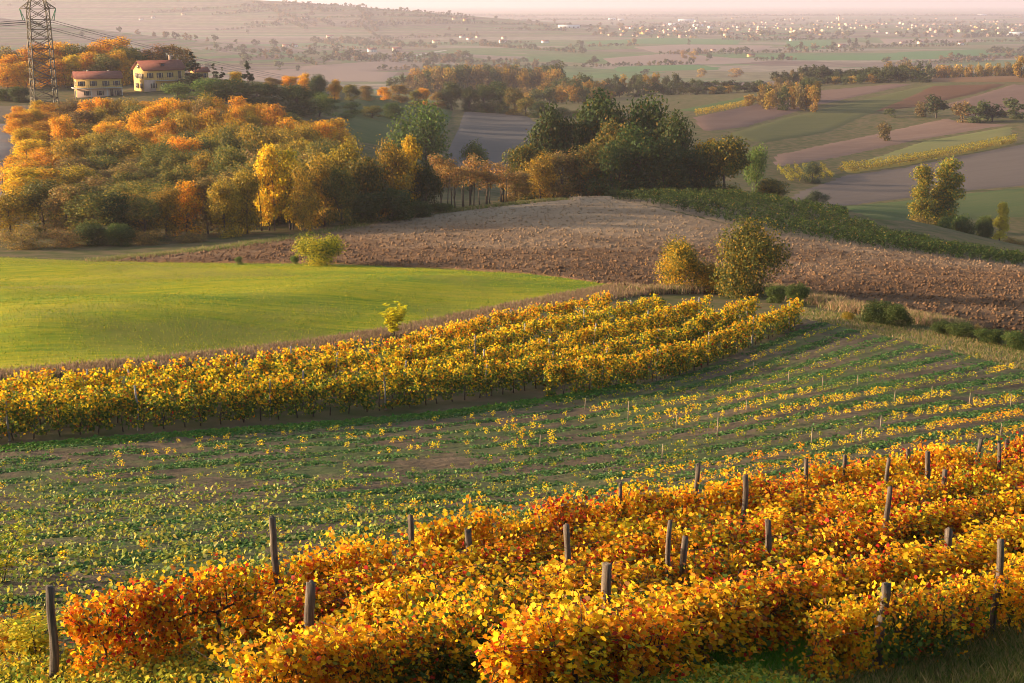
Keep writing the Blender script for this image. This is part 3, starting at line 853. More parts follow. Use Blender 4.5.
if bulkV:
    o = link('young_vines', mesh_np('young_vines', np.concatenate(bulkV), np.concatenate(bulkF), M_LEAF, col=np.concatenate(bulkC)))
    tag(o, 'many small far young vines in thin yellow lines across the tilled field', 'young vines', kind='stuff')

STAKES = [(717,418,440),(628,402,424),(585,399,412),(676,416,432),(811,429,448),(746,401,416),(857,377,388),(931,388,400),(894,394,405),(969,394,408),(788,372,386),(822,378,390),(730,377,388),
          (1010,395,410),(662,452,462),(861,435,445),(540,440,452),(753,365,374),(880,420,432),(1000,430,440)]
rank = np.argsort(np.argsort([q[0] for q in STAKES]))
for i, (px, top, bot) in enumerate(STAKES):
    x, y = hits([(px, bot)])[0]
    h = min(max((slope(top) - slope(bot)) * y, .7), 1.5)
    b = MB(); b.tube([(0, 0, -.15), (.01, 0, h * .6), (.02, .01, h)], [.026, .024, .02], 5)
    o = b.build('vine_stake', M_STAKE); o.location = (x, y, t1(x, y) + .05)
    tag(o, f'pale thin wooden stake, {ORD[rank[i]]} from the left of those on the tilled field', 'stake', 'stakes on the tilled field')

def scatter(name, P, h, size, per, pal, w, rg, label, cat, m=M_GRASSBLADE, zoff=.05, spread=.2, blade=False, group=None, lift=None):
    n = len(P) * per
    k = np.repeat(np.arange(len(P)), per)
    hh = np.repeat(np.broadcast_to(h, len(P)), per)
    x = P[k, 0] + rg.normal(0, spread, n); y = P[k, 1] + rg.normal(0, spread, n)
    zr = rg.beta(1.2, 1.4, n) * hh
    C = np.stack([x, y, T(x, y) + zoff + zr], -1)
    if lift is not None: C[:, 2] += lift(x, y)
    N = rg.normal(size=(n, 3))
    if blade: N[:, 2] *= .25
    else: N[:, 2] += .9
    V, F = leafs(C, N, size, rg, False, 0.0)
    if blade:                                                # upright blades
        V = V.reshape(-1, 4, 3)
        L = hh * rg.uniform(.6, 1.3, n); a = rg.uniform(0, 6.28, n); w2 = size * .25
        base = np.stack([x, y, T(x, y) + zoff + (0 if lift is None else lift(x, y))], -1); dx = np.stack([np.cos(a) * w2, np.sin(a) * w2, 0 * a], -1)
        tip = base + np.stack([rg.normal(0, .35, n) * L, rg.normal(0, .35, n) * L, L], -1); mid = (base + tip) / 2 + np.array([0, 0, .1]) * L[:, None]
        V = np.stack([base - dx, base + dx, mid + dx * .7, tip], 1).reshape(-1, 3)
    o = link(name, mesh_np(name, V, F, m, col=pick(pal, w, n, rg, .22)))
    tag(o, label, cat, kind='stuff')
    return o
# green cover between the young rows
crg = np.random.default_rng(31)
n = 76000
t = crg.uniform(0, 1, n); k0 = crg.integers(0, NR, n)
fine = crg.random(n) < .6
k = k0 + np.where(fine, np.full(n, .5) + crg.normal(0, .075, n), .5 + crg.normal(0, .17, n) * np.where(t > .5, .6, 1.1))
P = young(t, np.clip(k, 0.1, NR - .05))
den = vnoise(t * 70 + k0 * 7.3, k0 * 3.7 + fine * 11.0) * .65 + vnoise(P[:, 0] * .35, P[:, 1] * .35 + 9) * .35
P = P[inside(P, YOUNG) & (den > np.where(P[:, 0] < 0, .42, .34)) & (P[:, 1] > 21) & (np.abs(P[:, 0]) < .42 * P[:, 1] + 3)]
scatter('ground_cover', P, .09, .13, 6, [(.05,.125,.034), (.072,.16,.038), (.13,.18,.04), (.30,.32,.11)], [4, 4, 2, .5], crg, 'green cover plants growing in bands between the young vine rows', 'ground cover', spread=.15, zoff=.12)
n = 5200
P = np.stack([crg.uniform(-26, 6, n), crg.uniform(24, 52, n)], -1)
wgt = np.exp(-((P[:, 0] + 12) / 12) ** 2 - ((P[:, 1] - 34) / 11) ** 2)
P = P[(crg.random(n) < wgt) & inside(P, YOUNG)]
scatter('weeds', P, .34, .11, 12, [(.40,.34,.04), (.24,.27,.04), (.12,.18,.035), (.46,.42,.14)], [3, 3, 3, .6], crg, 'yellowing weeds over the lower left of the tilled field', 'weeds', spread=.24)
# green strip at the foot of the middle vineyard
n = 7000; t = crg.uniform(.05, .62, n)
P = young(t, np.abs(crg.normal(.12, .16, n)))
scatter('grass', P[P[:, 1] > 30], .14, .22, 5, [(.06,.15,.02), (.09,.19,.025), (.16,.20,.03)], [3, 3, 1], crg, 'green grass strip along the foot of the middle vineyard', 'grass', spread=.25)
# alley grass in the near vineyard
n = 24000
ra = crg.uniform(-8, 22, n); rb = crg.uniform(-2.4, 10.5, n)
P = ROW0['A'] + ra[:, None] * RD + rb[:, None] * np.array([-RD[1], RD[0]])
keep = (np.abs(P[:, 0]) < .40 * P[:, 1] + 1.5) & (P[:, 1] > 19.5) & inside(P, NEARV)
P = P[keep]
alley = ((P - ROW0['A']) @ np.array([-RD[1], RD[0]]))
lush = (alley > .35) & (alley < 3.2)
scatter('alley_grass', P[lush], .16, .035, 22, [(.09,.27,.015), (.14,.33,.02), (.25,.33,.03)], [4, 3, 1], crg, 'lush short green grass in the alley between the two nearest vine rows', 'grass', blade=True, zoff=.2, spread=.12)
scatter('dry_grass', P[~lush], .26, .035, 12, [(.16,.18,.03), (.30,.24,.07), (.40,.28,.10), (.10,.14,.02)], [3, 3, 2, 2], crg, 'thin dry grass and weeds under the near vine rows', 'grass', blade=True, zoff=.2, spread=.14)
n = 1500
P = np.stack([crg.uniform(-10.5, 1.5, n), crg.uniform(22.5, 27.5, n)], -1)
scatter('row_weeds', P[inside(P, NEARV)], .34, .085, 12, [(.62,.46,.03), (.40,.38,.03), (.20,.27,.03), (.66,.33,.02)], [4, 3, 3, 1], crg, 'yellow and green weeds round the feet of the left near rows', 'weeds', zoff=.2, spread=.2)
n = 700
P = ROW0['B'] + crg.uniform(-4.4, 1.5, n)[:, None] * RD + crg.uniform(-3.2, -1.6, n)[:, None] * np.array([-RD[1], RD[0]])
scatter('row_weeds', P, .42, .085, 12, [(.50,.38,.03), (.30,.32,.03), (.16,.24,.025), (.50,.26,.02)], [3, 3, 3, 1.4], crg, 'mixed weeds and trailing leaves along the foot of the second near row', 'weeds', zoff=.2, spread=.2)
n = 9000
ra = crg.uniform(-1, 30, n); rb = np.repeat([0, 2.9, 4.45, 6.0, 7.3, 8.6], n // 6 + 1)[:n] + crg.normal(0, .5, n)
P = ROW0['A'] + ra[:, None] * RD + rb[:, None] * np.array([-RD[1], RD[0]])
P = P[(np.abs(P[:, 0]) < .40 * P[:, 1] + 1.5) & (P[:, 1] > 21) & inside(P, NEARV)]
scatter('fallen_leaves', P, .03, .12, 2, PALV, [3, 3, 3, 1, 5, .2, .3], crg, 'fallen brown and yellow vine leaves under the near rows', 'fallen leaves', m=M_LEAF, zoff=.23, spread=.2)
# dry verge between meadow and middle vineyard
lo, hi = DRYBAND.min(0), DRYBAND.max(0)
P = np.stack([crg.uniform(lo[0], hi[0], 60000), crg.uniform(lo[1], hi[1], 60000)], -1)
P = P[inside(P, DRYBAND)][:7000]
scatter('dry_verge_grass', P, .34, .12, 7, [(.22,.14,.085), (.30,.19,.11), (.15,.11,.055), (.26,.21,.06)], [4, 3, 2, 1], crg, 'dry brown tall grass on the verge between meadow and middle vineyard', 'grass', blade=True, zoff=.05, spread=.35)
# meadow sward
lo, hi = MEADOW.min(0), MEADOW.max(0)
P = np.stack([crg.uniform(max(lo[0], -75), hi[0], 120000), crg.uniform(lo[1], hi[1], 120000)], -1)
P = P[inside(P, MEADOW)][:24000]
_hz = humps(P[:, 0], P[:, 1])
o = scatter('meadow_grass', P, .09, .10, 4, [(.09,.18,.008), (.20,.25,.012), (.40,.35,.015), (.36,.27,.03)], [3, 4, 4, 1.4], crg, 'short sunlit grass covering the meadow', 'grass', blade=True, zoff=.06, spread=.4, lift=humps)
# rough grass along the farm track and the rim of the ploughed field
lo, hi = TRACK.min(0), TRACK.max(0)
P = np.stack([crg.uniform(lo[0], min(hi[0], 50), 30000), crg.uniform(lo[1], hi[1], 30000)], -1)
P = P[inside(P, TRACK)][:2600]
scatter('track_grass', P, .16, .10, 8, [(.12,.15,.03), (.28,.21,.08), (.36,.26,.12), (.09,.13,.02)], [3, 3, 2, 2], crg, 'patchy grass over the farm track', 'grass', blade=True, zoff=.1, spread=.3)
edge = hits(densify([(640, 293), (770, 291), (810, 300), (850, 310), (900, 318), (960, 329), (1030, 343)], 12)[:72])
P = edge[crg.integers(0, 60, 1500)] + crg.normal(0, .7, (1500, 2))
scatter('rim_weeds', P, .6, .13, 14, [(.30,.19,.11), (.36,.24,.12), (.17,.15,.05), (.10,.13,.03)], [3, 3, 2, 2], crg, 'dry weeds along the lower rim of the ploughed field', 'weeds', blade=True, zoff=.05, spread=.3)
edge = hits(densify([(100, 262), (200, 252), (300, 238), (400, 218), (500, 206), (560, 200)], 12)[:60])
P = edge[crg.integers(0, 60, 1500)] + crg.normal(0, 1.0, (1500, 2))
scatter('field_edge_grass', P, .4, .2, 10, [(.10,.14,.025), (.20,.18,.05), (.28,.20,.10)], [3, 2, 2], crg, 'grass strip between the ploughed field and the left wood', 'grass', blade=True, zoff=.05, spread=.5)

# ------------------------------------------------------------------ trees
def tube_tree(b, rg, H, W, base, cl, r0, n=6):
    p = [(0, 0, -.4)]; x = y = 0
    for k in range(1, 5):
        x += rg.normal(0, .12); y += rg.normal(0, .12); p.append((x, y, H * .16 * k))
    b.tube(p, [r0 * 1.25, r0, r0 * .8, r0 * .6, r0 * .35], n)
    for c in cl[:10]:
        k = int(rg.integers(1, 4)); a = Vector(p[k]); c = Vector(c)
        m = a.lerp(c, .5) + Vector((0, 0, H * .03))
        b.tube([a, m, c], [r0 * .42, r0 * .26, r0 * .1], 4)
def crown(rg, H, W, base, shape, ncl, nleaf, leaf, pal, w, clr=(.16, .27), var=.55, stem=0):
    cl, rr = [], []
    while len(cl) < ncl:
        q = rg.normal(size=3); q /= np.linalg.norm(q); q *= rg.uniform(.25, 1) ** .5
        if shape == 'round': c = (q[0] * W * .36, q[1] * W * .36, H * (base + (1 - base) * (.5 + .40 * q[2])))
        elif shape == 'dome':
            z = abs(q[2]) if rg.random() < .7 else -.9 * rg.random()
            c = (q[0] * W * .38, q[1] * W * .38, H * (base + (1 - base) * (.42 + .46 * z)))
        elif shape == 'tall':
            z = rg.uniform(0, 1); f = (.35 + .65 * math.sin(math.pi * min(1, .12 + z * .85)))
            c = (q[0] * W * .33 * f, q[1] * W * .33 * f, H * (base + (1 - base) * (.08 + .84 * z)))
        else:
            z = rg.uniform(0, 1) ** .8; f = 1.02 - z
            a = rg.uniform(0, 6.28); c = (math.cos(a) * W * .34 * f, math.sin(a) * W * .34 * f, H * (base + (1 - base) * .95 * z))
        cl.append(c); r = W * rg.uniform(*clr)
        if shape == 'cone': r *= (1.1 - z) * .9 + .1
        rr.append(r)
    cl, rr = np.array(cl), np.array(rr)
    k = rg.choice(ncl, nleaf, p=rr ** 2 / (rr ** 2).sum())
    d = rg.normal(size=(nleaf, 3)); d /= np.linalg.norm(d, axis=1, keepdims=True)
    rad = rr[k] * rg.uniform(0, 1, nleaf) ** .45 * (1 + .25 * rg.normal(size=nleaf) * (rg.random(nleaf) < .3))
    C = cl[k] + d * rad[:, None] * np.array([1, 1, .78])
    C[:, 2] = np.maximum(C[:, 2], .15)
    N = d + rg.normal(size=(nleaf, 3)) * .7; N[:, 2] += .3
    V, F = leafs(C, N, leaf, rg, False, .2)
    col = np.zeros((nleaf, 3)); cw = [np.array(w) * rg.uniform(1 - var, 1 + var, len(w)) for _ in range(ncl)]
    for i in range(ncl):
        m = k == i
        col[m] = pick(pal, cw[i], m.sum(), rg, .2) * rg.uniform(.82, 1.18)
    return V, F, col, [tuple(c) for c in cl[np.argsort(-rr)]]
ORP = [(.80,.34,.010), (.74,.41,.012), (.56,.23,.012), (.24,.19,.03), (.30,.15,.03)]
YLP = [(.76,.48,.018), (.68,.38,.012), (.48,.36,.02), (.20,.20,.03)]
OLP = [(.115,.12,.024), (.18,.155,.025), (.075,.092,.02), (.30,.20,.025)]
BRP = [(.24,.15,.045), (.33,.20,.04), (.16,.115,.04), (.14,.13,.03)]
OKP = [(.032,.058,.012), (.050,.080,.016), (.085,.092,.02), (.17,.115,.022)]
OKA = [(.10,.10,.02), (.18,.135,.022), (.32,.19,.02), (.065,.085,.018)]
GRP = [(.085,.135,.022), (.11,.16,.03), (.17,.19,.03), (.06,.10,.02)]
WIL = [(.085,.11,.05), (.12,.14,.06), (.07,.09,.04)]
POP = [(.18,.19,.03), (.36,.26,.025), (.12,.15,.025), (.50,.32,.02)]
CON = [(.022,.036,.014), (.03,.05,.018), (.045,.05,.02)]
HED = [(.045,.075,.015), (.07,.10,.02), (.10,.11,.02)]
SPEC = { # H, W, base, shape, clumps, leaves, leaf size, palette, weights, trunk radius
 'orange locust': (10, 6.8, .04, 'dome', 32, 7140, .27, ORP, [4, 3, 2, 1.2, .8], .14),
 'yellow locust': (10, 5.6, .06, 'tall', 32, 6460, .27, YLP, [4, 3, 2, 1], .13),
 'olive locust': (10, 6.8, .03, 'dome', 32, 7480, .27, OLP, [3, 2.5, 1.5, 1], .14),
 'golden locust': (10, 6.8, .04, 'dome', 34, 7000, .27, [(.48,.29,.018), (.36,.235,.022), (.22,.17,.025), (.13,.125,.022)], [3, 3, 2, 1.2], .14),
 'brown locust': (10, 6.6, .04, 'dome', 32, 6120, .27, BRP, [3, 2, 2, 1.5], .14),
 'dark oak': (10, 8.6, .0, 'dome', 36, 9000, .32, OKP, [4, 3.5, 1.6, .5], .25),
 'autumn oak': (10, 8.0, .02, 'dome', 34, 8000, .32, OKA, [3, 2.5, 1.5, 1.5], .22),
 'green tree': (10, 9.4, .06, 'dome', 30, 4800, .34, GRP, [3, 3, 1.5, 1], .2),
 'willow': (10, 9.0, .02, 'dome', 26, 4000, .34, WIL, [3, 3, 1.5], .2),
 'poplar': (10, 4.6, .03, 'tall', 54, 8000, .22, POP, [2.2, 1.5, 2.2, 1.0], .13),
 'yellow poplar': (10, 4.2, .03, 'tall', 44, 6000, .23, [(.50,.42,.03), (.38,.34,.03), (.26,.25,.03)], [3, 3, 1], .12),
 'conifer': (10, 4.4, .03, 'cone', 30, 3400, .26, CON, [3, 3, 1], .14),
 'thin locust': (10, 5.4, .30, 'round', 18, 1700, .30, [(.40,.20,.04), (.30,.17,.05), (.22,.13,.05), (.18,.15,.04)], [3, 2, 2, 1], .12),
 'dark shrub': (10, 12, .0, 'dome', 30, 9000, .42, HED, [3, 3, 1.5], .2),
 'golden shrub': (10, 12, .0, 'dome', 34, 11000, .32, [(.58,.31,.014), (.30,.21,.02), (.13,.13,.02), (.08,.095,.018)], [2.4, 2.4, 2.4, 1.6], .2),
 'olive shrub': (10, 12, .0, 'dome', 40, 14000, .29, [(.36,.21,.018), (.17,.14,.02), (.095,.10,.018), (.06,.075,.015)], [1.6, 2.4, 2.6, 2], .2),
 'yellow shrub': (10, 12, .0, 'dome', 34, 9500, .34, [(.66,.47,.018), (.42,.38,.02), (.15,.19,.02), (.09,.13,.018)], [3, 3, 2, 1.5], .2),
 'brown shrub': (10, 12, .0, 'dome', 24, 3200, .42, BRP, [3, 2, 2, 1.5], .2),
}
TV = {}
def variant(kind, v):
    if (kind, v) not in TV:
        rg = np.random.default_rng(1000 + 37 * list(SPEC).index(kind) + v)
        H, W, base, shape, ncl, nl, lf, pal, w, r0 = SPEC[kind]
        V, F, c, cl = crown(rg, H, W * rg.uniform(.93, 1.07), base, shape, ncl, nl, lf, pal, w)
        b = MB(); tube_tree(b, rg, H, W, base, cl, r0)
        if kind in ('thin locust', 'yellow locust'):
            for q in range(3):
                x, y = rg.normal(0, 1.2, 2)
                b.tube([(x, y, -.4), (x * 1.1, y, 3), (x * 1.3 + rg.normal(0, .3), y, 7.2)], [.11, .08, .04], 5)
        TV[kind, v] = (mesh_np(kind.replace(' ', '_') + '_crown', V, F, M_TREE, col=c), b.mesh(kind.replace(' ', '_') + '_trunk', M_BARK))
    return TV[kind, v]
trg = np.random.default_rng(77)
def tree_xy(kind, x, y, h, w, label, group=None, name='tree'):
    cr, tk = variant(kind, int(trg.integers(0, 3)))
    H, W = SPEC[kind][0], SPEC[kind][1]
    e = empty(name, (x, y, t1(x, y) - .1), trg.uniform(0, 6.28))
    e.scale = (w / W, w / W, h / H)
    tag(e, label, 'shrub' if 'shrub' in kind or 'bush' in name else 'tree', group)
    link('crown', cr, e); link('trunk', tk, e)
    return e
def tree(kind, px, top, Y, wpx, label, group=None, name='tree', hmin=1.2):
    x = uofpx(px, top) * Y
    h = slope(top) * Y - t1(x, Y)
    if h < hmin or h > 24: print('TREE', kind, px, top, Y, round(h, 1))
    h = min(max(h * (1.12 if kind == 'dark oak' else 1.05), hmin), 24)
    return tree_xy(kind, x, Y, h, wpx * Y / F_PX, label, group, name)

# the big dark clump behind the ploughed ridge
for kind, px, top, Y, w, lab in [
 ('autumn oak', 522, 139, 252, 44, 'olive autumn oak at the left end of the dark clump on the ridge'),
 ('dark oak', 549, 110, 262, 62, 'tall dark oak left of the highest tree in the ridge clump'),
 ('dark oak', 597, 97, 268, 78, 'highest broad dark oak in the middle of the ridge clump'),
 ('autumn oak', 618, 116, 250, 56, 'olive gold oak in front of the highest oak of the ridge clump'),
 ('dark oak', 648, 102, 268, 66, 'broad dark oak right of the highest tree in the ridge clump'),
 ('dark oak', 674, 116, 258, 50, 'dark oak near the right end of the ridge clump'),
 ('dark oak', 638, 130, 246, 56, 'dark green oak in front, right of centre in the ridge clump'),
 ('dark oak', 664, 142, 244, 50, 'low dark oak in front above the green ridge vineyard'),
 ('brown locust', 560, 146, 244, 44, 'brown orange tree in front of the left part of the dark ridge clump'),
 ('golden locust', 541, 150, 242, 34, 'rusty gold tree at the front left of the dark ridge clump'),
 ('autumn oak', 588, 140, 244, 46, 'olive brown oak at the front middle of the dark ridge clump'),
 ('dark oak', 612, 145, 242, 44, 'small dark oak in the front middle of the dark ridge clump'),
 ('dark oak', 690, 150, 250, 40, 'small dark oak closing the right end of the dark ridge clump'),
 ('autumn oak', 727, 133, 246, 50, 'gold and brown oak standing right of the dark ridge clump'),
 ('dark oak', 706, 148, 247, 34, 'dark round tree between the ridge clump and the gold brown oak'),
 ('orange locust', 706, 134, 262, 30, 'orange tree behind the gap right of the dark ridge clump'),
 ('green tree', 757, 143, 300, 30, 'pale green hazy tree right of the gold brown ridge oak'),
 ('autumn oak', 772, 177, 252, 42, 'round golden bush tree below the pale green tree, beside the ridge vineyard'),
 ('willow', 817, 190, 300, 30, 'blue green willow in the valley below the bare field'),
 ('dark shrub', 838, 212, 296, 22, 'low dark bush right of the blue green willow'),
 ('dark shrub', 800, 208, 296, 14, 'small dark bush left of the blue green willow'),
 ('willow', 813, 161, 385, 24, 'grey green tree beside the small striped vineyard plot'),
 ('poplar', 924, 165, 282, 32, 'left one of the two gold topped poplars in the valley'),
 ('poplar', 951, 159, 284, 44, 'right and broader of the two gold topped poplars in the valley'),
 ('green tree', 938, 196, 286, 44, 'green tree between and behind the two valley poplars'),
 ('yellow poplar', 1003, 202, 268, 20, 'small bright yellow poplar at the right edge of the valley'),
 ('brown shrub', 921, 212, 272, 26, 'brown shrub below the left valley poplar'),
 ('dark shrub', 962, 214, 270, 30, 'green shrub below the right valley poplar'),
 ('dark shrub', 985, 214, 272, 22, 'dark shrub between the valley poplars and the yellow poplar'),
 ('green tree', 946, 216, 268, 22, 'light green shrub under the two valley poplars'),
 ('brown shrub', 1016, 236, 260, 26, 'rust brown shrub at the right edge behind the ridge vineyard'),
 ('green tree', 422, 103, 330, 70, 'large round light green tree left of the dark ridge clump'),
 ('green tree', 474, 142, 330, 34, 'small green tree in the dip left of the dark ridge clump'),
]: tree(kind, px, top, Y, w, lab)

# edge of the left wood along the ploughed field
EDGE = [('golden locust', 8, 186, 186, 46), ('olive locust', 40, 172, 190, 50), ('brown locust', 66, 178, 186, 44), ('olive locust', 92, 185, 184, 46), ('dark oak', 116, 196, 184, 40), ('golden locust', 130, 184, 190, 36),
 ('olive locust', 142, 190, 184, 38), ('golden locust', 163, 184, 188, 38), ('orange locust', 184, 178, 190, 36), ('brown locust', 205, 170, 192, 40), ('golden locust', 222, 174, 188, 32),
 ('golden locust', 244, 158, 192, 30), ('yellow locust', 266, 148, 196, 34), ('yellow locust', 287, 152, 196, 32), ('golden locust', 302, 160, 194, 26), ('golden locust', 322, 150, 200, 40), ('olive locust', 340, 158, 196, 30),
 ('golden locust', 344, 134, 212, 42), ('autumn oak', 366, 152, 204, 40), ('golden locust', 392, 137, 210, 40), ('yellow locust', 410, 138, 214, 30), ('dark shrub', 360, 190, 200, 44), ('dark shrub', 392, 186, 204, 44), ('dark oak', 426, 168, 214, 30),
 ('thin locust', 440, 152, 218, 30), ('thin locust', 455, 155, 222, 28), ('thin locust', 470, 153, 226, 28), ('thin locust', 486, 160, 228, 28), ('thin locust', 502, 162, 232, 30), ('brown locust', 516, 168, 236, 32),
 ('dark shrub', 120, 222, 178, 30), ('brown shrub', 60, 226, 176, 44), ('brown shrub', 22, 224, 174, 46), ('brown shrub', 190, 232, 182, 30), ('dark shrub', 420, 200, 208, 26), ('brown shrub', 150, 228, 180, 36), ('dark shrub', 90, 222, 178, 34), ('dark shrub', 440, 202, 214, 24)]
for i, (kind, px, top, Y, w) in enumerate(EDGE):
    where = ('behind the left end of the meadow' if px < 100 else 'above the meadow and ploughed field corner' if px < 160 else 'left of the bright yellow trees at the ploughed field' if px < 235 else
             'along the left ploughed field edge' if px < 312 else 'above the dark bushes at the ploughed field' if px < 425 else 'in the thin line before the dark ridge clump')
    n = sum(1 for q in EDGE[:i] if q[0] == kind)
    tree(kind, px, top, Y, w * 1.15, f'{kind}, {ORD[n]} from the left, {where}', 'trees along the edge of the left wood', hmin=1.5)

# the left wood itself
LINE = np.array([(5, 128), (28, 112), (60, 100), (100, 94), (150, 91), (200, 89), (250, 99), (300, 113), (340, 124)], float)
FRONT = np.array([(5, 184), (60, 176), (140, 180), (220, 166), (280, 150), (340, 146)], float)
YS = [352, 334, 316, 298, 281, 265, 249, 234, 220, 207]
for j, Y in enumerate(YS):
    f = j / (len(YS) - 1)
    px = 14 + trg.uniform(0, 12) + 6 * f
    while px < 345 - 20 * f:
        top = np.interp(px, LINE[:, 0], LINE[:, 1]) * (1 - f) + np.interp(px, FRONT[:, 0], FRONT[:, 1]) * f + trg.normal(0, 5.0)
        if px < 50: kind = trg.choice(['orange locust', 'yellow locust'], p=[.6, .4])
        else:
            ks = ['orange locust', 'golden locust', 'olive locust', 'brown locust']
            pp = np.array([max(.02, .85 - 2.0 * f), .22 + .2 * math.sin(math.pi * min(1, f * 1.4)), .05 + .75 * f, .05 + .12 * f])
            kind = trg.choice(ks, p=pp / pp.sum())
        wood = 'front' if f > .7 else 'middle' if f > .3 else 'top'
        land = 'below the pylon' if px < 75 else 'below the long balcony house' if px < 128 else 'below the tall yellow house' if px < 200 else 'in its right end'
        tree(kind, px, top, Y + trg.normal(0, 3), trg.uniform(25, 42) * 320 / Y, f'{kind} in the {wood} part of the left wood, {land}', f'{kind} trees in the {wood} of the left wood {land}', hmin=6)
        px += trg.uniform(15, 22) * 320 / Y

# trees round the houses
for kind, px, top, Y, w, lab in [
 ('brown locust', 4, 44, 455, 26, 'brown tree behind the left end of the orange grove by the pylon'),
 ('orange locust', 14, 52, 450, 28, 'bright orange tree at the left end of the grove by the pylon'),
 ('orange locust', 32, 42, 462, 28, 'orange tree just left of the pylon'),
 ('orange locust', 60, 38, 470, 30, 'orange tree just right of the pylon'),
 ('olive locust', 78, 40, 466, 28, 'olive orange tree behind the left end of the long balcony house'),
 ('orange locust', 95, 40, 470, 26, 'orange tree behind the middle of the long balcony house'),
 ('orange locust', 112, 33, 474, 28, 'tallest orange tree between the two houses'),
 ('olive locust', 126, 42, 462, 26, 'olive tree against the left wall of the tall yellow house'),
 ('olive locust', 104, 52, 450, 24, 'low olive tree behind the long balcony house'),
 ('orange locust', 6, 62, 440, 26, 'low orange tree at the left picture edge in front of the grove'), ('orange locust', 24, 60, 442, 26, 'low orange tree left of the pylon, in front of the grove'),
 ('orange locust', 54, 58, 446, 26, 'low orange tree right of the pylon, in front of the grove'), ('yellow locust', 70, 56, 448, 22, 'low golden tree left of the long balcony house roof'),
 ('orange locust', 86, 50, 456, 26, 'orange tree over the left half of the long balcony house roof'), ('orange locust', 121, 48, 455, 24, 'orange tree in the gap between the two large houses'),
 ('orange locust', 46, 50, 456, 26, 'orange tree right behind the pylon'), ('yellow locust', 132, 52, 466, 20, 'golden tree behind the gable of the tall yellow house'),
 ('thin locust', 153, 40, 478, 24, 'thin orange tree behind the roof of the tall yellow house'),
 ('thin locust', 169, 43, 478, 20, 'second thin orange tree behind the roof of the tall yellow house'),
 ('thin locust', 183, 46, 478, 20, 'third thin orange tree, right behind the tall yellow house'),
 ('conifer', 191, 52, 424, 34, 'dark conifer touching the right side of the tall yellow house'),
 ('conifer', 213, 62, 450, 17, 'dark conifer just right of the small yellow house'),
 ('conifer', 222, 67, 452, 13, 'smaller dark conifer, second to the right of the small yellow house'),
 ('conifer', 247, 59, 440, 18, 'dark pointed conifer standing alone right of the houses'),
 ('yellow locust', 236, 72, 445, 14, 'small yellow tree left of the lone pointed conifer'),
 ('green tree', 176, 82, 405, 34, 'light green bush in front of the tall yellow house'),
 ('green tree', 205, 78, 412, 40, 'dull green tree in front of the small yellow house'),
 ('dark oak', 228, 80, 410, 40, 'dark green tree below the two small conifers'),
 ('dark oak', 258, 84, 408, 42, 'dark green tree below the lone pointed conifer'),
 ('dark oak', 296, 86, 410, 44, 'round dark tree at the right end of the houses hedge'),
 ('dark shrub', 5, 88, 400, 30, 'dark shrub left of the pylon foot'),
 ('dark shrub', 18, 86, 396, 22, 'small dark shrub beside the pylon foot'),
 ('green tree', 318, 92, 420, 34, 'green scrub tree on the slope right of the houses'),
]: tree(kind, px, top, Y, w * (1.4 if 'locust' in kind else 1.1), lab, hmin=2.5)

# line of bushes and trees on the ridge right of the houses, then the middle ridge
n = 0
for px, top, Y, w, kind in [(272,76,520,20,'brown locust'),(290,74,525,20,'orange locust'),(304,72,530,16,'orange locust'),(318,76,520,22,'dark oak'),(334,78,530,18,'orange locust'),(350,82,540,20,'olive locust'),
   (366,84,560,18,'brown locust'),(384,86,580,16,'orange locust'),(398,82,590,22,'brown locust'),(416,88,600,16,'olive locust'),(424,86,600,14,'orange locust'),(438,90,605,18,'brown locust'),(452,84,605,26,'dark oak'),(470,88,600,20,'dark oak'),
   (484,86,600,24,'dark oak'),(500,83,600,28,'dark oak'),(514,86,590,24,'autumn oak'),(526,96,585,22,'autumn oak'),(540,102,580,22,'dark oak'),(560,108,580,24,'dark oak'),(576,110,585,20,'olive locust'),(330,98,470,26,'green tree'),(352,102,470,26,'green tree'),(372,104,480,24,'olive locust'),(345,116,440,24,'green tree'),(392,102,500,24,'dark shrub')]:
    tree(kind, px, top, Y, w, f'{kind}, {ORD[n] if n < 22 else ["twenty-third","twenty-fourth","twenty-fifth","twenty-sixth"][n-22]} in the ridge line right of the houses', 'trees on the ridge right of the houses', hmin=2)
    n += 1

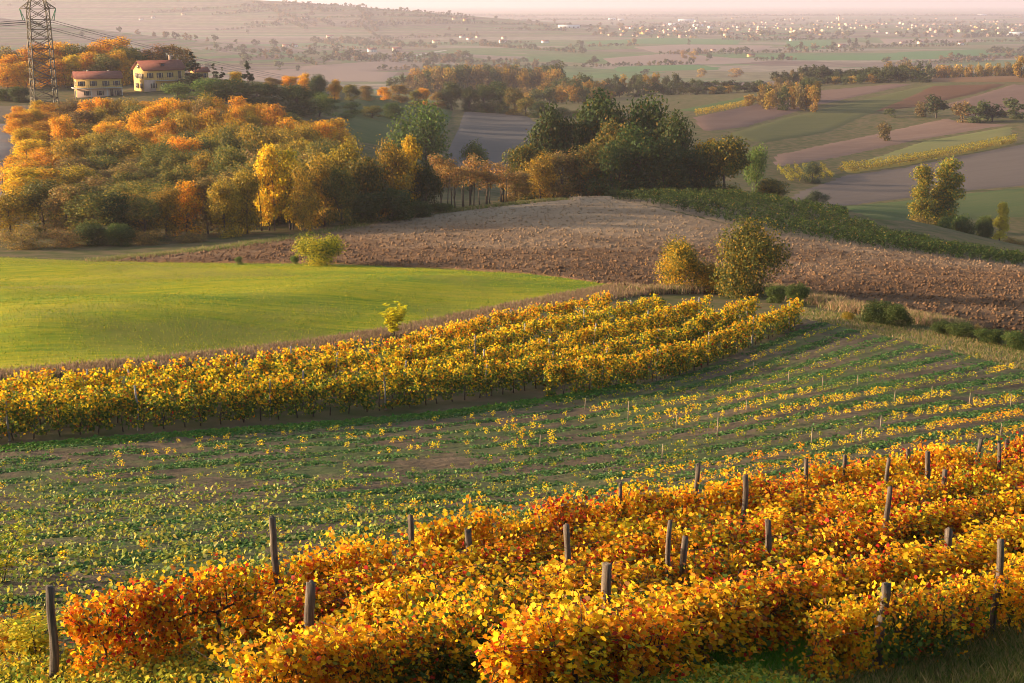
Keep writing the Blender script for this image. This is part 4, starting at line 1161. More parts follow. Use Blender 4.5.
# near shrubs and the two trees at the head of the middle vineyard
for kind, px, top, Y, w, lab, nm in [
 ('golden shrub', 680, 238, 291, 52, 'round golden olive tree at the head of the middle vineyard', 'tree'),
 ('olive shrub', 745, 221, 296, 76, 'larger olive gold tree at the head of the middle vineyard', 'tree'),
 ('golden shrub', 708, 262, 292, 34, 'small golden shrub between the two trees heading the middle vineyard', 'shrub'),
 ('dark shrub', 797, 283, 306, 24, 'dark green shrub at the upper end of the middle vineyard rows', 'shrub'),
 ('dark shrub', 776, 284, 303, 22, 'low dark shrub right below the larger olive gold tree', 'shrub'),
 ('dark shrub', 880, 299, 325, 34, 'dark rounded green bush above the farm track', 'shrub'),
 ('dark shrub', 898, 303, 328, 26, 'smaller dark green bush touching the rounded one above the farm track', 'shrub'),
 ('golden shrub', 849, 310, 321, 16, 'small orange tinted bush left of the dark rounded bush', 'shrub'),
 ('dark shrub', 945, 320, 336, 28, 'first dark bush of the low hedge beside the farm track', 'shrub'),
 ('dark shrub', 965, 322, 339, 32, 'second dark bush of the low hedge beside the farm track', 'shrub'),
 ('dark shrub', 990, 327, 345, 32, 'third dark bush of the low hedge beside the farm track', 'shrub'),
 ('dark shrub', 1014, 330, 350, 32, 'fourth dark bush of the low hedge, at the right edge', 'shrub'),
 ('brown shrub', 978, 322, 340, 12, 'reddish dry bush sticking out of the low hedge', 'shrub'),
 ('yellow shrub', 321, 230, 267, 44, 'round yellow topped green shrub between meadow and ploughed field', 'shrub'),
 ('green tree', 239, 256, 266, 11, 'tiny green bush at the meadow edge left of the round yellow shrub', 'shrub'),
 ('green tree', 295, 254, 266, 10, 'tiny green bush touching the round yellow shrub', 'shrub'),
]:
    x, y = hits([(px, Y)])[0]
    tree_xy(kind, x, y, max((slope(top) * y - t1(x, y)) * 1.06, .5), w * y / F_PX * (1.12 if 'shrub' in kind else 1.1), lab, None, nm)

# ------------------------------------------------------------------ ridge vineyard behind the ploughed field
A0 = hits([(640, 205), (720, 224), (800, 240), (900, 254), (1024, 269), (1120, 281)])
A0 = np.concatenate([[A0[0] + (A0[0] - A0[1]) * .42], A0]) + np.array([.5, 1.2])
_s = arc(A0); A0 = np.stack([np.interp(np.linspace(0, _s[-1], 60), _s, A0[:, 0]), np.interp(np.linspace(0, _s[-1], 60), _s, A0[:, 1])], -1)
_tn = np.gradient(A0, axis=0)
for _ in range(6): _tn[1:-1] = (_tn[:-2] + _tn[1:-1] + _tn[2:]) / 3
_tn /= np.linalg.norm(_tn, axis=1, keepdims=True)
_nm = np.stack([-_tn[:, 1], _tn[:, 0]], -1)
_nm = np.where(_nm[:, 1:] < 0, -_nm, _nm)
grg = np.random.default_rng(41)
_fan = np.interp(np.arange(60), [0, 18, 34, 60], [3.4, 4.2, 2.7, 1.6])[:, None]     # the rows close up towards the right
RIDGE = np.concatenate([A0 - _nm * .8, (A0 + _nm * _fan * 7.0)[::-1]])
drape('ridge_vineyard_grass', RIDGE, 1.2, .12, g((.11,.085,.055), (.19,.145,.10), s1=.2, s2=1.2, st=(1, 1)))
for k in range(7):
    poly = (A0 + _nm * _fan * (k + .2))[:60 - max(0, k - 1) * 7]
    V, F, c = row_mesh(poly, grg, 150, .19, 1.55, .13, [(.022,.042,.007), (.036,.065,.009), (.085,.105,.014), (.20,.15,.025), (.30,.14,.03)], [5, 3, .3, .1, .06], [1, 4, 3, .4, .2], zlo=.3, zoff=.12, holes=.02, lift=.52, hvar=.06, shoots=16)  # pale upper, dark lower leaves: lit hedge tops and shaded sides put into colour
    e = empty('vine_row', (poly[20][0], poly[20][1], t1(*poly[20])))
    V = V - np.array(e.location)
    tag(e, f'{"front" if k == 0 else ORD[k]} green hedge row of the ridge vineyard behind the ploughed field', 'vine row', 'green rows of the ridge vineyard')
    link('foliage', mesh_np('ridge_row_foliage', V, F, M_TREE, col=c), e)
    tb = trunks_mesh(poly, grg, 1.6, .7, .1, .05); tb.v = [tuple(np.array(p) - np.array(e.location)) for p in tb.v]
    o = tb.build('trunks', M_VINEWOOD, e); o['kind'] = 'stuff'

# ------------------------------------------------------------------ houses on the hill
M_OCHRE = plain('ochre_plaster', (.52, .33, .11), .85, .08, .8)
M_PINK = plain('pink_plaster', (.52, .34, .25), .85, .1, .8)
M_CREAM = plain('cream_plaster', (.66, .54, .36), .85, .06, .8)
M_TILE = plain('roof_tile', (.16, .052, .033), .85, .3, 2.5)
M_GLASS = plain('window_glass', (.03, .035, .045), .15, .1, 1)
M_SHUT = plain('shutter', (.10, .07, .05), .7, .15, 2)
M_CONC = plain('balcony_concrete', (.42, .38, .33), .85, .1, 2)
M_RAIL = plain('rail_iron', (.10, .095, .09), .5, .1, 2)
M_WHITE = plain('white_wall', (.60, .57, .53), .85, .08, .5)

def window(par, x, z, w, h, y, door=False, side=False):
    """recessed pane with frame and shutters, on the front (side=False) or on the left gable"""
    b = MB(); q = .09
    def put(bb, u0, u1, d0, d1, z0, z1):
        if side: bb.box(y - d1, y - d0, u0, u1, z0, z1)
        else: bb.box(u0, u1, y - d1, y - d0, z0, z1)
    put(b, x - w/2 - q, x - w/2, .004, .10, z - .06, z + h + .06); put(b, x + w/2, x + w/2 + q, .004, .10, z - .06, z + h + .06)
    put(b, x - w/2, x + w/2, .004, .10, z + h, z + h + .06)
    put(b, x - w/2 - .14, x + w/2 + .14, .004, .16, z - .12, z - .062)
    f = b.build('door' if door else 'window', M_CREAM, par)
    p = MB(); put(p, x - w/2, x + w/2, .004, .03, z - .06, z + h); p.build('door_leaf' if door else 'pane', M_SHUT if door else M_GLASS, f)
    if not door:
        t = MB(); put(t, x - w/2 - q - w * .5, x - w/2 - q, .01, .06, z, z + h); put(t, x + w/2 + q, x + w/2 + q + w * .5, .01, .06, z, z + h)
        t.build('shutters', M_SHUT, f)
def gable_house(name, px, Y, rz, L, D, H, rise, label, walls, base_z=None, over=.55):
    x = uofpx(px, 88) * Y
    e = empty(name, (x, Y, t1(x, Y) - .3 if base_z is None else base_z), rz)
    tag(e, label, 'house')
    b = MB(); l, d = L / 2, D / 2
    b.v += [(-l,-d,-2),(l,-d,-2),(l,d,-2),(-l,d,-2),(-l,-d,H),(l,-d,H),(l,d,H),(-l,d,H),(-l,0,H+rise),(l,0,H+rise)]
    b.f += [(0,1,5,4),(1,2,6,9,5),(2,3,7,6),(3,0,4,8,7)]; b.m += [0] * 4
    b.build('walls', walls, e)
    r = MB(); t = .22; o = over; k = rise / d
    for sgn in (-1, 1):
        V = []
        for xx in (-l - o, l + o):
            V += [(xx, sgn * (d + o), H - o * k + .03), (xx, 0, H + rise + .03), (xx, 0, H + rise + .03 + t), (xx, sgn * (d + o), H - o * k + .03 + t)]
        r.add(V, [(0,1,2,3),(4,7,6,5),(0,4,5,1),(1,5,6,2),(2,6,7,3),(3,7,4,0)])
    rf = r.build('roof', M_TILE, e)
    return e, rf
# tall yellow house
HZ = R(36)
e, rf = gable_house('house', 160, 430, HZ, 12.6, 8.6, 5.8, 2.3, 'tall yellow house with red tiled roof and dormer, right of the long balcony house', M_OCHRE)
gz = e.location.z; e.location.z = slope(88) * 430 - .2
for x in (-4.6, -1.6, 1.6): window(e, x, 3.5, .9, 1.35, -4.3)
window(e, 4.6, 3.1, 1.0, 2.1, -4.3, True)
for x in (-3.6, -.4, 3.0): window(e, x, .5, .9, 1.35, -4.3)
for y in (-2.6, -.9, 1.2): window(e, y, 3.4, .8, 1.3, -6.6, side=True)
for y in (-2.2, 1.4): window(e, y, .5, .8, 1.3, -6.6, side=True)
window(e, 0, 6.3, .6, .8, -6.6, side=True)
c = MB(); c.box(-6.62, -3.0, -4.33, -4.302, -2, 2.9); c.build('pink_base', M_PINK, e)
c = MB(); c.box(-2.9, 6.8, -5.5, -4.31, 2.55, 2.72); bal = c.build('balcony', M_CONC, e)
c = MB()
for i in range(17): c.box(-2.85 + i * .6, -2.81 + i * .6, -5.46, -5.42, 2.72, 3.6)
c.box(-2.87, 6.79, -5.47, -5.41, 3.6, 3.66); c.build('railing', M_RAIL, bal)
c = MB(); c.box(-.7, .7, -2.9, -1.2, 6.4, 7.45); c.box(-.9, .9, -3.1, -1.1, 7.46, 7.6); dm = c.build('dormer', M_TILE, rf)
c = MB(); c.box(-.5, .5, -2.93, -2.903, 6.75, 7.35); c.build('pane', M_GLASS, dm)
c = MB(); c.box(3.6, 4.2, .3, .9, 7.6, 9.6); c.box(3.5, 4.3, .2, 1.0, 9.602, 9.75); c.build('chimney', M_PINK, rf)
# long balcony house
e, rf = gable_house('house', 98, 420, R(22), 12.6, 7.4, 5.4, 1.6, 'long low yellow house with balcony and red roof, between pylon and tall yellow house', M_OCHRE)
e.location.z = slope(96) * 420 - .1
c = MB(); c.box(-6.32, 6.32, -3.73, -3.702, -2, 2.5); c.build('pink_base', M_PINK, e)
for x in (-4.9, -1.6, 1.9, 4.9): window(e, x, 3.25, .9, 1.3, -3.7)
for x, dr in ((-3.4, False), (.2, False), (3.4, True), (5.2, False)): window(e, x, .2 if dr else .6, .9, 2.0 if dr else 1.2, -3.74, dr)
for y in (-1.8, 1.5): window(e, y, 3.25, .8, 1.2, -6.3, side=True)
window(e, 0, .6, .8, 1.2, -6.3, side=True)
c = MB(); c.box(-7.4, 6.4, -4.9, -3.735, 2.55, 2.72); c.box(-7.4, -6.31, -3.734, 1.5, 2.55, 2.72); bal = c.build('balcony', M_CONC, e)
c = MB()
for i in range(24): c.box(-7.36 + i * .6, -7.32 + i * .6, -4.86, -4.82, 2.72, 3.55)
c.box(-7.38, 6.4, -4.87, -4.81, 3.55, 3.61); c.build('railing', M_RAIL, bal)
for x in (-6.9, -2.5, 2.0, 6.2): c = MB(); c.box(x - .1, x + .1, -4.8, -4.6, -2, 2.549); c.build('balcony_post', M_CONC, e)
c = MB(); c.box(-2.8, -2.4, .4, .9, 6.2, 7.6); c.build('chimney', M_CREAM, rf)
c = MB(); c.box(3.0, 3.5, .5, 1.0, 6.1, 7.4); c.build('chimney', M_CREAM, rf)
# small house behind the conifer
e, rf = gable_house('house', 200, 444, R(30), 4.4, 4.0, 3.6, .9, 'small yellow house half hidden behind the dark conifer beside the tall house', M_OCHRE)
e.location.z = slope(83) * 444
window(e, -.8, 1.8, .7, 1.2, -2.2); window(e, 1.1, 1.8, .7, 1.2, -2.2)

# ------------------------------------------------------------------ lattice pylon and its wires
M_STEEL = plain('pylon_steel', (.095, .078, .05), .6, .3, 1.5, .2)
M_INS = plain('green_insulator', (.03, .16, .09), .25, .1, 2)
PX_, PY_ = 41.5, 385.0
pxw = uofpx(PX_, 60) * PY_
pz = t1(pxw, PY_)
pyl = empty('pylon', (pxw, PY_, pz), R(28))
tag(pyl, 'tall steel lattice pylon carrying green insulators above the orange wood', 'pylon')
top_z = slope(9) * PY_ - pz
def half(z): return 3.0 - .55 * z / top_z if z <= top_z else max(.25, 2.45 * (1 - (z - top_z) / 9.5))
lg, br = MB(), MB()
zs = [0]
while zs[-1] < top_z - 2: zs.append(zs[-1] + 2.55)
zs[-1] = top_z
cz = zs + [top_z + 2.6, top_z + 5.2, top_z + 7.6, top_z + 9.4]
cor = [(-1,-1),(1,-1),(1,1),(-1,1)]
for sx, sy in cor:
    m = MB()
    for a, b_ in zip(cz, cz[1:]): m.bar((sx*half(a), sy*half(a), a - (2 if a == 0 else 0)), (sx*half(b_), sy*half(b_), b_), .24)
    m.build('leg', M_STEEL, pyl)
for a, b_ in zip(cz, cz[1:]):
    for (x0, y0), (x1, y1) in zip(cor, cor[1:] + cor[:1]):
        ha, hb = half(a), half(b_)
        br.bar((x0*ha, y0*ha, a), (x1*hb, y1*hb, b_), .12); br.bar((x1*ha, y1*ha, a), (x0*hb, y0*hb, b_), .12)
        br.bar((x0*hb, y0*hb, b_), (x1*hb, y1*hb, b_), .12)
br.build('bracing', M_STEEL, pyl)
ARMS = [(top_z + .2, 4.6), (top_z + 5.2, 4.0)]
TIPS = []
for az, al in ARMS:
    for sgn in (-1, 1):
        m = MB(); h = half(az)
        tip = (sgn * al, 0, az)
        for yy in (-h, h):
            m.bar((sgn*h, yy, az), tip, .16); m.bar((sgn*h*.8, yy*.8, az + 1.7), tip, .12); m.bar((sgn*h, yy, az), (sgn*(h+al)/2, yy*.5, az + .75), .1)
        m.build('crossarm', M_STEEL, pyl)
        for yy in (-1, 1):
            i = MB()
            a0 = Vector((sgn * al, 0, az - .1)); a1 = Vector((sgn * (al - .9), yy * 1.6, az - 3.0))
            n = 9; pts, rad = [], []
            for q in range(n * 2 + 1):
                pts.append(a0.lerp(a1, q / (n * 2))); rad.append(.17 if q % 2 else .07)
            i.tube(pts, rad, 7); i.build('insulator', M_INS, pyl)
            TIPS.append(pyl.matrix_basis @ a1 if False else (a1, sgn, az, yy))
M_WIRE = plain('wire', (.05, .05, .055), .5, .1, 2, .6)
MW = Matrix.Translation(Vector((pxw, PY_, pz))) @ Matrix.Rotation(R(28), 4, 'Z')
for i, (a1, sgn, az, yy) in enumerate([q for q in TIPS if q[2] < top_z + 2]):
    for sub in range(2):
        a = MW @ a1 - Vector((0, 0, .55 * sub + .05))
        b = MB()
        if yy > 0: end, sag, word = Vector((uofpx(402, 88) * 860 + 7 * sgn + 2 * sub, 860, slope(86) * 860 - 1.5 * sub - (sgn > 0))), 5.0, 'right'
        else: end, sag, word = Vector((a.x - 260, a.y - 60 + 8 * sgn, a.z - 3)), 4.0, 'left'
        pts = [a.lerp(end, q / 26) - Vector((0, 0, sag * 4 * (q / 26) * (1 - q / 26))) for q in range(27)]
        b.tube(pts, .06, 4)
        o = b.build('power_line', M_WIRE)
        tag(o, f'{"upper" if sub == 0 else "lower"} thin power line of the pair running {word} from the {"left" if sgn < 0 else "right"} pylon arm', 'power line', 'power lines of the pylon')

# ------------------------------------------------------------------ woods and trees of the middle distance and the plain
FSPEC = {'far green': ('dome', [(.07,.085,.025), (.10,.11,.03), (.05,.065,.02)], [3, 2, 2]), 'far brown': ('dome', [(.17,.115,.045), (.24,.15,.04), (.12,.10,.035)], [3, 2, 2]),
         'far orange': ('dome', [(.36,.20,.03), (.28,.17,.03), (.18,.14,.03)], [3, 2, 2]), 'far dark': ('dome', [(.04,.052,.018), (.055,.065,.02), (.06,.045,.02)], [3, 2, 1.5]),
         'far slender': ('tall', [(.07,.08,.025), (.13,.11,.03)], [3, 2])}
FV = {}
for kind, (shape, pal, w) in FSPEC.items():
    for v in range(3):
        rg = np.random.default_rng(2000 + len(FV))
        V, F, c, cl = crown(rg, 10, 8.5 if shape == 'dome' else 4.2, .03, shape, 16, 900, .72, pal, w, (.18, .28))
        n = len(V); tv = np.array([(-.2,-.2,-.6),(.2,-.2,-.6),(.2,.2,-.6),(-.2,.2,-.6),(-.12,-.12,4),(.12,-.12,4),(.12,.12,4),(-.12,.12,4)])
        tf = np.array([(0,1,5,4),(1,2,6,5),(2,3,7,6),(3,0,4,7)]) + n
        FV[kind, v] = mesh_np('distant_tree', np.concatenate([V, tv]), np.concatenate([F, tf]), [M_TREE, M_BARK], col=np.concatenate([c, np.full((4, 3), .07)]), mi=[0] * len(F) + [1] * 4)
frg = np.random.default_rng(91)
def far_tree(kind, px, py, h, w, label, group, base=None, Y=None):
    if Y is None: x, y = hits([(px, py)])[0]
    else: x, y = uofpx(px, py) * Y, Y
    o = link('distant_tree', FV[kind, int(frg.integers(0, 3))])
    o.location = (x, y, t1(x, y) - .1); o.rotation_euler = (0, 0, frg.uniform(0, 6.28))
    o.scale = (w / 8.5, w / 8.5, h / 10) if kind != 'far slender' else (w / 4.2, w / 4.2, h / 10)
    tag(o, label, 'tree', group)
KW = {'far green': 'green', 'far brown': 'brown', 'far orange': 'orange tinted', 'far dark': 'dark', 'far slender': 'slender'}
def mass(line, Y0, Y1, rows, wpx, kinds, p, place, dense=.62):
    """a wood: rows of trees between two distances, its tops along a picture line"""
    line = np.array(line, float)
    for j in range(rows):
        f = j / max(1, rows - 1); Y = Y1 + (Y0 - Y1) * f
        px = line[0, 0] + frg.uniform(0, wpx * .4)
        while px < line[-1, 0]:
            top = np.interp(px, line[:, 0], line[:, 1]) + f * line_drop + frg.normal(0, 1.1)
            x = uofpx(px, top) * Y; yy = Y + frg.normal(0, 6)
            h = min(max(slope(top) * yy - t1(x, yy), 5), 19)
            kind = frg.choice(kinds, p=p)
            far_tree(kind, px, top, h, wpx * frg.uniform(.85, 1.35) * Y / F_PX, f'{KW[kind]} tree in the {place}', f'{KW[kind]} trees in the {place}', Y=yy)
            px += wpx * dense * frg.uniform(.8, 1.3)
line_drop = 9
mass([(415, 66), (430, 57), (450, 53), (480, 55), (505, 57), (530, 62), (558, 57)], 930, 1050, 3, 15, ['far orange', 'far green', 'far brown'], [.3, .45, .25], 'large wood in the middle of the hazy plain')
mass([(392, 74), (415, 70)], 960, 1000, 2, 11, ['far brown', 'far green'], [.5, .5], 'left foot of the large middle wood')
mass([(496, 52), (512, 46), (532, 48), (545, 54)], 1150, 1200, 2, 14, ['far green', 'far brown'], [.6, .4], 'round grove right behind the large middle wood')
mass([(525, 88), (545, 80), (565, 75), (585, 73), (600, 80), (612, 86)], 700, 780, 3, 16, ['far orange', 'far green', 'far brown'], [.45, .35, .2], 'orange topped wood left of the valley meadow')
mass([(600, 78), (618, 74), (636, 70), (660, 72), (684, 73)], 800, 850, 2, 13, ['far dark', 'far green', 'far orange'], [.4, .4, .2], 'dark wood right of the orange topped wood')
line_drop = 6
mass([(682, 79), (700, 78), (720, 79), (745, 80), (768, 84)], 780, 830, 2, 12, ['far dark', 'far green', 'far orange'], [.45, .4, .15], 'low wood along the left foot of the crest')
mass([(762, 84), (775, 80), (790, 78), (806, 76), (818, 80)], 640, 690, 3, 12, ['far orange', 'far green', 'far brown'], [.3, .45, .25], 'bushy slope below the crest wood')
mass([(776, 69), (790, 65), (806, 63), (820, 60), (834, 66), (848, 68)], 860, 900, 2, 12, ['far dark', 'far brown'], [.8, .2], 'dark left part of the crest wood')
mass([(806, 75), (822, 73), (840, 70), (860, 66), (880, 64), (900, 63), (915, 65), (925, 70)], 820, 870, 3, 13, ['far green', 'far dark', 'far orange'], [.45, .4, .15], 'right part of the crest wood')
mass([(890, 52), (905, 50), (925, 52), (945, 58), (975, 55), (1000, 54), (1030, 51), (1060, 52)], 1050, 1130, 2, 12, ['far green', 'far brown', 'far orange'], [.5, .3, .2], 'long grove behind the crest fields', .8)
for kind, px, py, h, w, lab in [('far brown', 884, 141, 8, 6, 'lone thin brown tree on the pink stubble field'),
  ('far dark', 936, 118, 11, 12, 'dark bush below the rust coloured slope'), ('far brown', 922, 116, 7, 8, 'rusty bush left of the dark bush under the rust slope'),
  ('far brown', 962, 122, 9, 11, 'brown bush at the left of the hedge on the mauve slope'), ('far green', 977, 123, 10, 11, 'green tree in the middle of the hedge on the mauve slope'), ('far dark', 992, 122, 8, 14, 'dark bush at the right of the hedge on the mauve slope'),
  ('far green', 1016, 118, 9, 14, 'green bush at the right edge on the mauve slope'), ('far orange', 1021, 78, 14, 10, 'orange tree on the crest at the right edge'),
  ('far green', 890, 117, 4, 6, 'small green bush left of the rust slope bushes'), ('far orange', 749, 106, 6, 7, 'small orange bush on the green strip field'),
  ('far dark', 595, 65, 15, 13, 'dark round tree alone on the plain stubble'), ('far orange', 684, 59, 17, 15, 'left orange tree of the pair on the plain'), ('far orange', 693, 60, 17, 18, 'right orange tree of the pair on the plain'),
  ('far green', 709, 61, 13, 11, 'green tree right of the orange pair on the plain'), ('far dark', 736, 56, 15, 6, 'dark tree left of the small red farmhouse'), ('far slender', 741, 56, 17, 7, 'slender dark tree behind the small red farmhouse'),
  ('far orange', 701, 77, 12, 14, 'orange tree at the near edge of the plain'), ('far orange', 735, 77, 12, 20, 'broad orange tree at the near edge of the plain'), ('far slender', 801, 52, 22, 8, 'dark cypress like tree left of the long green crop field'),
  ('far brown', 790, 52, 10, 16, 'brown bush left of the cypress like tree'), ('far dark', 849, 46, 18, 9, 'dark tree right of the brown farm on the plain'), ('far slender', 856, 47, 20, 10, 'slender tree right of the brown farm on the plain'),
  ('far green', 689, 45, 15, 8, 'round green tree alone in front of the left town houses'), ('far brown', 634, 45, 16, 14, 'brown tree left of the lone round tree on the plain'), ('far green', 868, 46, 16, 11, 'green tree left of the yellow plain farmhouse'),
  ('far slender', 946, 46, 15, 6, 'slender tree right of the yellow plain farmhouse')]:
    far_tree(kind, px, py, h, w, lab, None)
# town trees, scattered plain trees
for i in range(16):
    px = 592 + 28 * i + frg.uniform(-8, 8); py = frg.uniform(33, 40)
    kind = frg.choice(['far green', 'far dark', 'far brown'])
    sec = 'left' if px < 720 else 'middle' if px < 880 else 'right'
    far_tree(kind, px, py, frg.uniform(12, 18), frg.uniform(12, 18), f'{KW[kind]} tree at the near edge of the {sec} part of the plain town', f'{KW[kind]} trees at the near edge of the {sec} town part')
# hedges and woods of the plain and the far hills: uncountable at this size
def bulk(name, pts, hs, label, kinds=('far green', 'far brown', 'far dark')):
    Vs, Fs, Cs, nb = [], [], [], 0
    for (x, y), h in zip(pts, hs):
        me = FVRAW[frg.choice(kinds)]
        V, F, c = me
        a = frg.uniform(0, 6.28); ca, sa = math.cos(a), math.sin(a); q = h / 10 * frg.uniform(.9, 1.5)
        W = np.stack([(V[:, 0] * ca - V[:, 1] * sa) * q + x, (V[:, 0] * sa + V[:, 1] * ca) * q + y, V[:, 2] * h / 10 + t1(x, y)], -1)
        Vs.append(W); Fs.append(F + nb); Cs.append(c * frg.uniform(.8, 1.2)); nb += len(W)
    o = link(name, mesh_np(name, np.concatenate(Vs), np.concatenate(Fs), M_TREE, col=np.concatenate(Cs)))
    tag(o, label, 'woods', kind='stuff')
FVRAW = {}
for kind, (shape, pal, w) in FSPEC.items():
    V, F, c, cl = crown(np.random.default_rng(3000 + len(FVRAW)), 10, 9, .0, shape, 10, 150, 1.7, pal, w, (.2, .3)); FVRAW[kind] = (V, F, c)
pts, hs = [], []
for i in range(95):                                         # hedgerows on the plain
    px, py = frg.uniform(250, 1060), 6 + 66 * frg.random() ** 1.9
    c0 = hits([(px, py)])[0]; L = frg.uniform(60, 420) * (1 + c0[1] / 6000); a = R(24) + (0 if frg.random() < .7 else R(90)) + frg.normal(0, .1)
    for q in range(int(L / 7)):
        p = c0 + np.array([math.cos(a), math.sin(a)]) * (q * 7 - L / 2) + frg.normal(0, 1.6, 2)
        pts.append(p); hs.append(frg.uniform(3.5, 8) if frg.random() < .85 else frg.uniform(9, 14))
bulk('distant_hedgerows', pts, hs, 'hazy hedgerows and tree lines crossing the far plain')
bulk('town_trees', hits(np.stack([frg.uniform(585, 1040, 230), frg.uniform(19, 38, 230)], -1)), frg.uniform(8, 16, 230), 'many hazy garden trees among the houses of the plain town')
pts, hs = [], []
for i in range(900):
    hx, hy, hh, rx, ry, tl = HILLS[frg.choice(len(HILLS), p=[.3, .2, .08, .2, .06, .06, .1])]
    dx = frg.normal(0, .7) * rx; p = np.array([hx + dx, hy + frg.normal(0, .6) * ry + tl * dx])
    if vnoise(np.array([p[0] * .006]), np.array([p[1] * .012]))[0] > .52: pts.append(p); hs.append(frg.uniform(7, 14))
bulk('distant_hill_woods', pts, hs, 'hazy woods and orchards over the far left hills')

# ------------------------------------------------------------------ buildings of the plain
WALLC = {'white': M_WHITE, 'cream': M_CREAM, 'ochre': M_OCHRE, 'pink': M_PINK}
def small_house(L, D, H, rise):
    b = MB(); l, d = L / 2, D / 2
    b.v += [(-l,-d,-1),(l,-d,-1),(l,d,-1),(-l,d,-1),(-l,-d,H),(l,-d,H),(l,d,H),(-l,d,H),(-l,0,H+rise),(l,0,H+rise)]
    b.f += [(0,1,5,4),(1,2,6,9,5),(2,3,7,6),(3,0,4,8,7)]; b.m += [0] * 4
    o, k = .6, rise / d
    for sgn in (-1, 1):
        V = []
        for xx in (-l - o, l + o): V += [(xx, sgn*(d+o), H - o*k + .05), (xx, 0, H + rise + .05), (xx, 0, H + rise + .3), (xx, sgn*(d+o), H - o*k + .3)]
        b.add(V, [(0,1,2,3),(4,7,6,5),(0,4,5,1),(1,5,6,2),(2,6,7,3),(3,7,4,0)], 1)
    for fl in range(int(H // 2.9)):
        for q in range(int(L // 3)):
            x = -l + 1.5 + q * 3; b.box(x - .5, x + .5, -d - .04, -d - .004, fl * 2.9 + .9, fl * 2.9 + 2.2, 2)
    return b
HV = {}
for wc in WALLC:
    for v, dims in enumerate([(11, 9, 6, 2.0), (15, 9, 6, 2.2), (9, 8, 3.4, 1.8), (13, 11, 8.8, 2.2)]):
        HV[wc, v] = small_house(*dims).mesh('town_house', [WALLC[wc], M_TILE, M_GLASS])
def far_house(wc, v, px, py, label, group=None, sc=1.0, name='house', rz=None):
    x, y = hits([(px, py)])[0]
    o = link(name, HV[wc, v]); o.location = (x, y, t1(x, y)); o.scale = (sc * .74, sc * .74, sc * .58)
    o.rotation_euler = (0, 0, frg.choice([.4, .4 - 1.57, .9, -.2]) + frg.normal(0, .12) if rz is None else rz)
    tag(o, label, 'house', group)
for i in range(245):
    px = frg.uniform(600, 1030); c = 31 if px < 760 else 27
    py = np.clip(frg.normal(c, 4.2), 19, 38)
    wc = frg.choice(['white', 'cream', 'ochre', 'pink'], p=[.08, .24, .2, .48]); v = int(frg.choice(4, p=[.35, .25, .15, .25]))
    sec = 'left' if px < 720 else 'middle' if px < 880 else 'right'
    far_house(wc, v, px, py, f'tiny {wc} house with red roof in the {sec} part of the plain town', f'{wc} houses in the {sec} of the plain town', frg.uniform(.95, 1.45))
for wc, v, px, py, sc, lab in [('ochre', 1, 751, 57, 1.1, 'small red roofed farmhouse beside two dark trees on the plain'), ('cream', 0, 792, 41, 1.3, 'pale yellow square house alone before the town'), ('cream', 0, 920, 44, 1.3, 'yellow farmhouse with tower like top behind the long crop field'),
   ('pink', 1, 842, 47, 1.3, 'brown farm building left of the dark tree on the plain'), ('pink', 0, 902, 44, 1.1, 'low red roofed house left of the yellow plain farmhouse'), ('white', 1, 961, 45, 1.1, 'white low house right of the yellow plain farmhouse'),
   ('pink', 2, 713, 51, 1.2, 'tiny orange roofed hut beside the orange tree pair on the plain'), ('cream', 1, 436, 43, 1.4, 'white house right end of the farm road on the left plain'), ('white', 1, 372, 52, 1.3, 'white barn beside the farm road on the left plain'), ('pink', 1, 397, 51, 1.4, 'brown farm by the bend of the farm road'),
   ('white', 0, 462, 38, 1.3, 'white house in the hamlet above the farm road'), ('white', 1, 470, 40, 1.3, 'long white house in the hamlet above the farm road'), ('cream', 0, 478, 38, 1.2, 'cream house at the right of the hamlet above the farm road'), ('white', 1, 503, 43, 1.5, 'long white shed right of the hamlet on the plain'), ('cream', 0, 504, 39, 1.3, 'cream house above the long white shed'),
   ('white', 1, 545, 43, 1.3, 'small white shed far right of the long white shed'), ('cream', 1, 330, 38, 1.5, 'pale villa on the lower left hill slope'), ('white', 0, 295, 47, 1.3, 'pale house under the left hills'), ('pink', 1, 286, 47, 1.2, 'pinkish farmhouse under the left hills'),
   ('white', 0, 141, 20, 1.3, 'white house on the far left hill top, leftmost of its pair'), ('white', 0, 153, 18, 1.3, 'white house on the far left hill top, right one of its pair'), ('cream', 0, 183, 15, 1.3, 'cream house on the far hill right of the white pair'), ('white', 1, 305, 19, 1.6, 'white house high on the far hills left of centre'), ('cream', 1, 455, 20, 1.4, 'cream house on the hazy plain left of the town'), ('ochre', 1, 466, 21, 1.4, 'ochre house on the hazy plain left of the town')]:
    far_house(wc, v, px, py, lab, None, sc, rz=.35)
M_METAL = plain('white_cladding', (.56, .55, .54), .5, .04, .1)
def shed(px, py, L, D, H, lab):
    x, y = hits([(px, py)])[0]
    b = MB(); l, d = L / 2, D / 2
    prof = [(-d, H), (-d * .5, H * 1.16), (0, H * 1.22), (d * .5, H * 1.16), (d, H)]
    V = [(sx, yy, zz) for sx in (-l, l) for yy, zz in [(-d, -1)] + prof + [(d, -1)]]
    n = 7; F = [tuple(range(n)), tuple(range(2*n-1, n-1, -1))] + [(i, i + n, (i + 1) % n + n, (i + 1) % n) for i in range(n)]
    b.add(V, F)
    for q in range(int(L // 12)): b.box(-l + 4 + q * 12, -l + 8 + q * 12, -d - .05, -d - .005, 0, 4, 1)
    o = b.build('warehouse', [M_METAL, M_GLASS]); o.location = (x, y, t1(x, y)); o.rotation_euler = (0, 0, .12)
    tag(o, lab, 'warehouse')
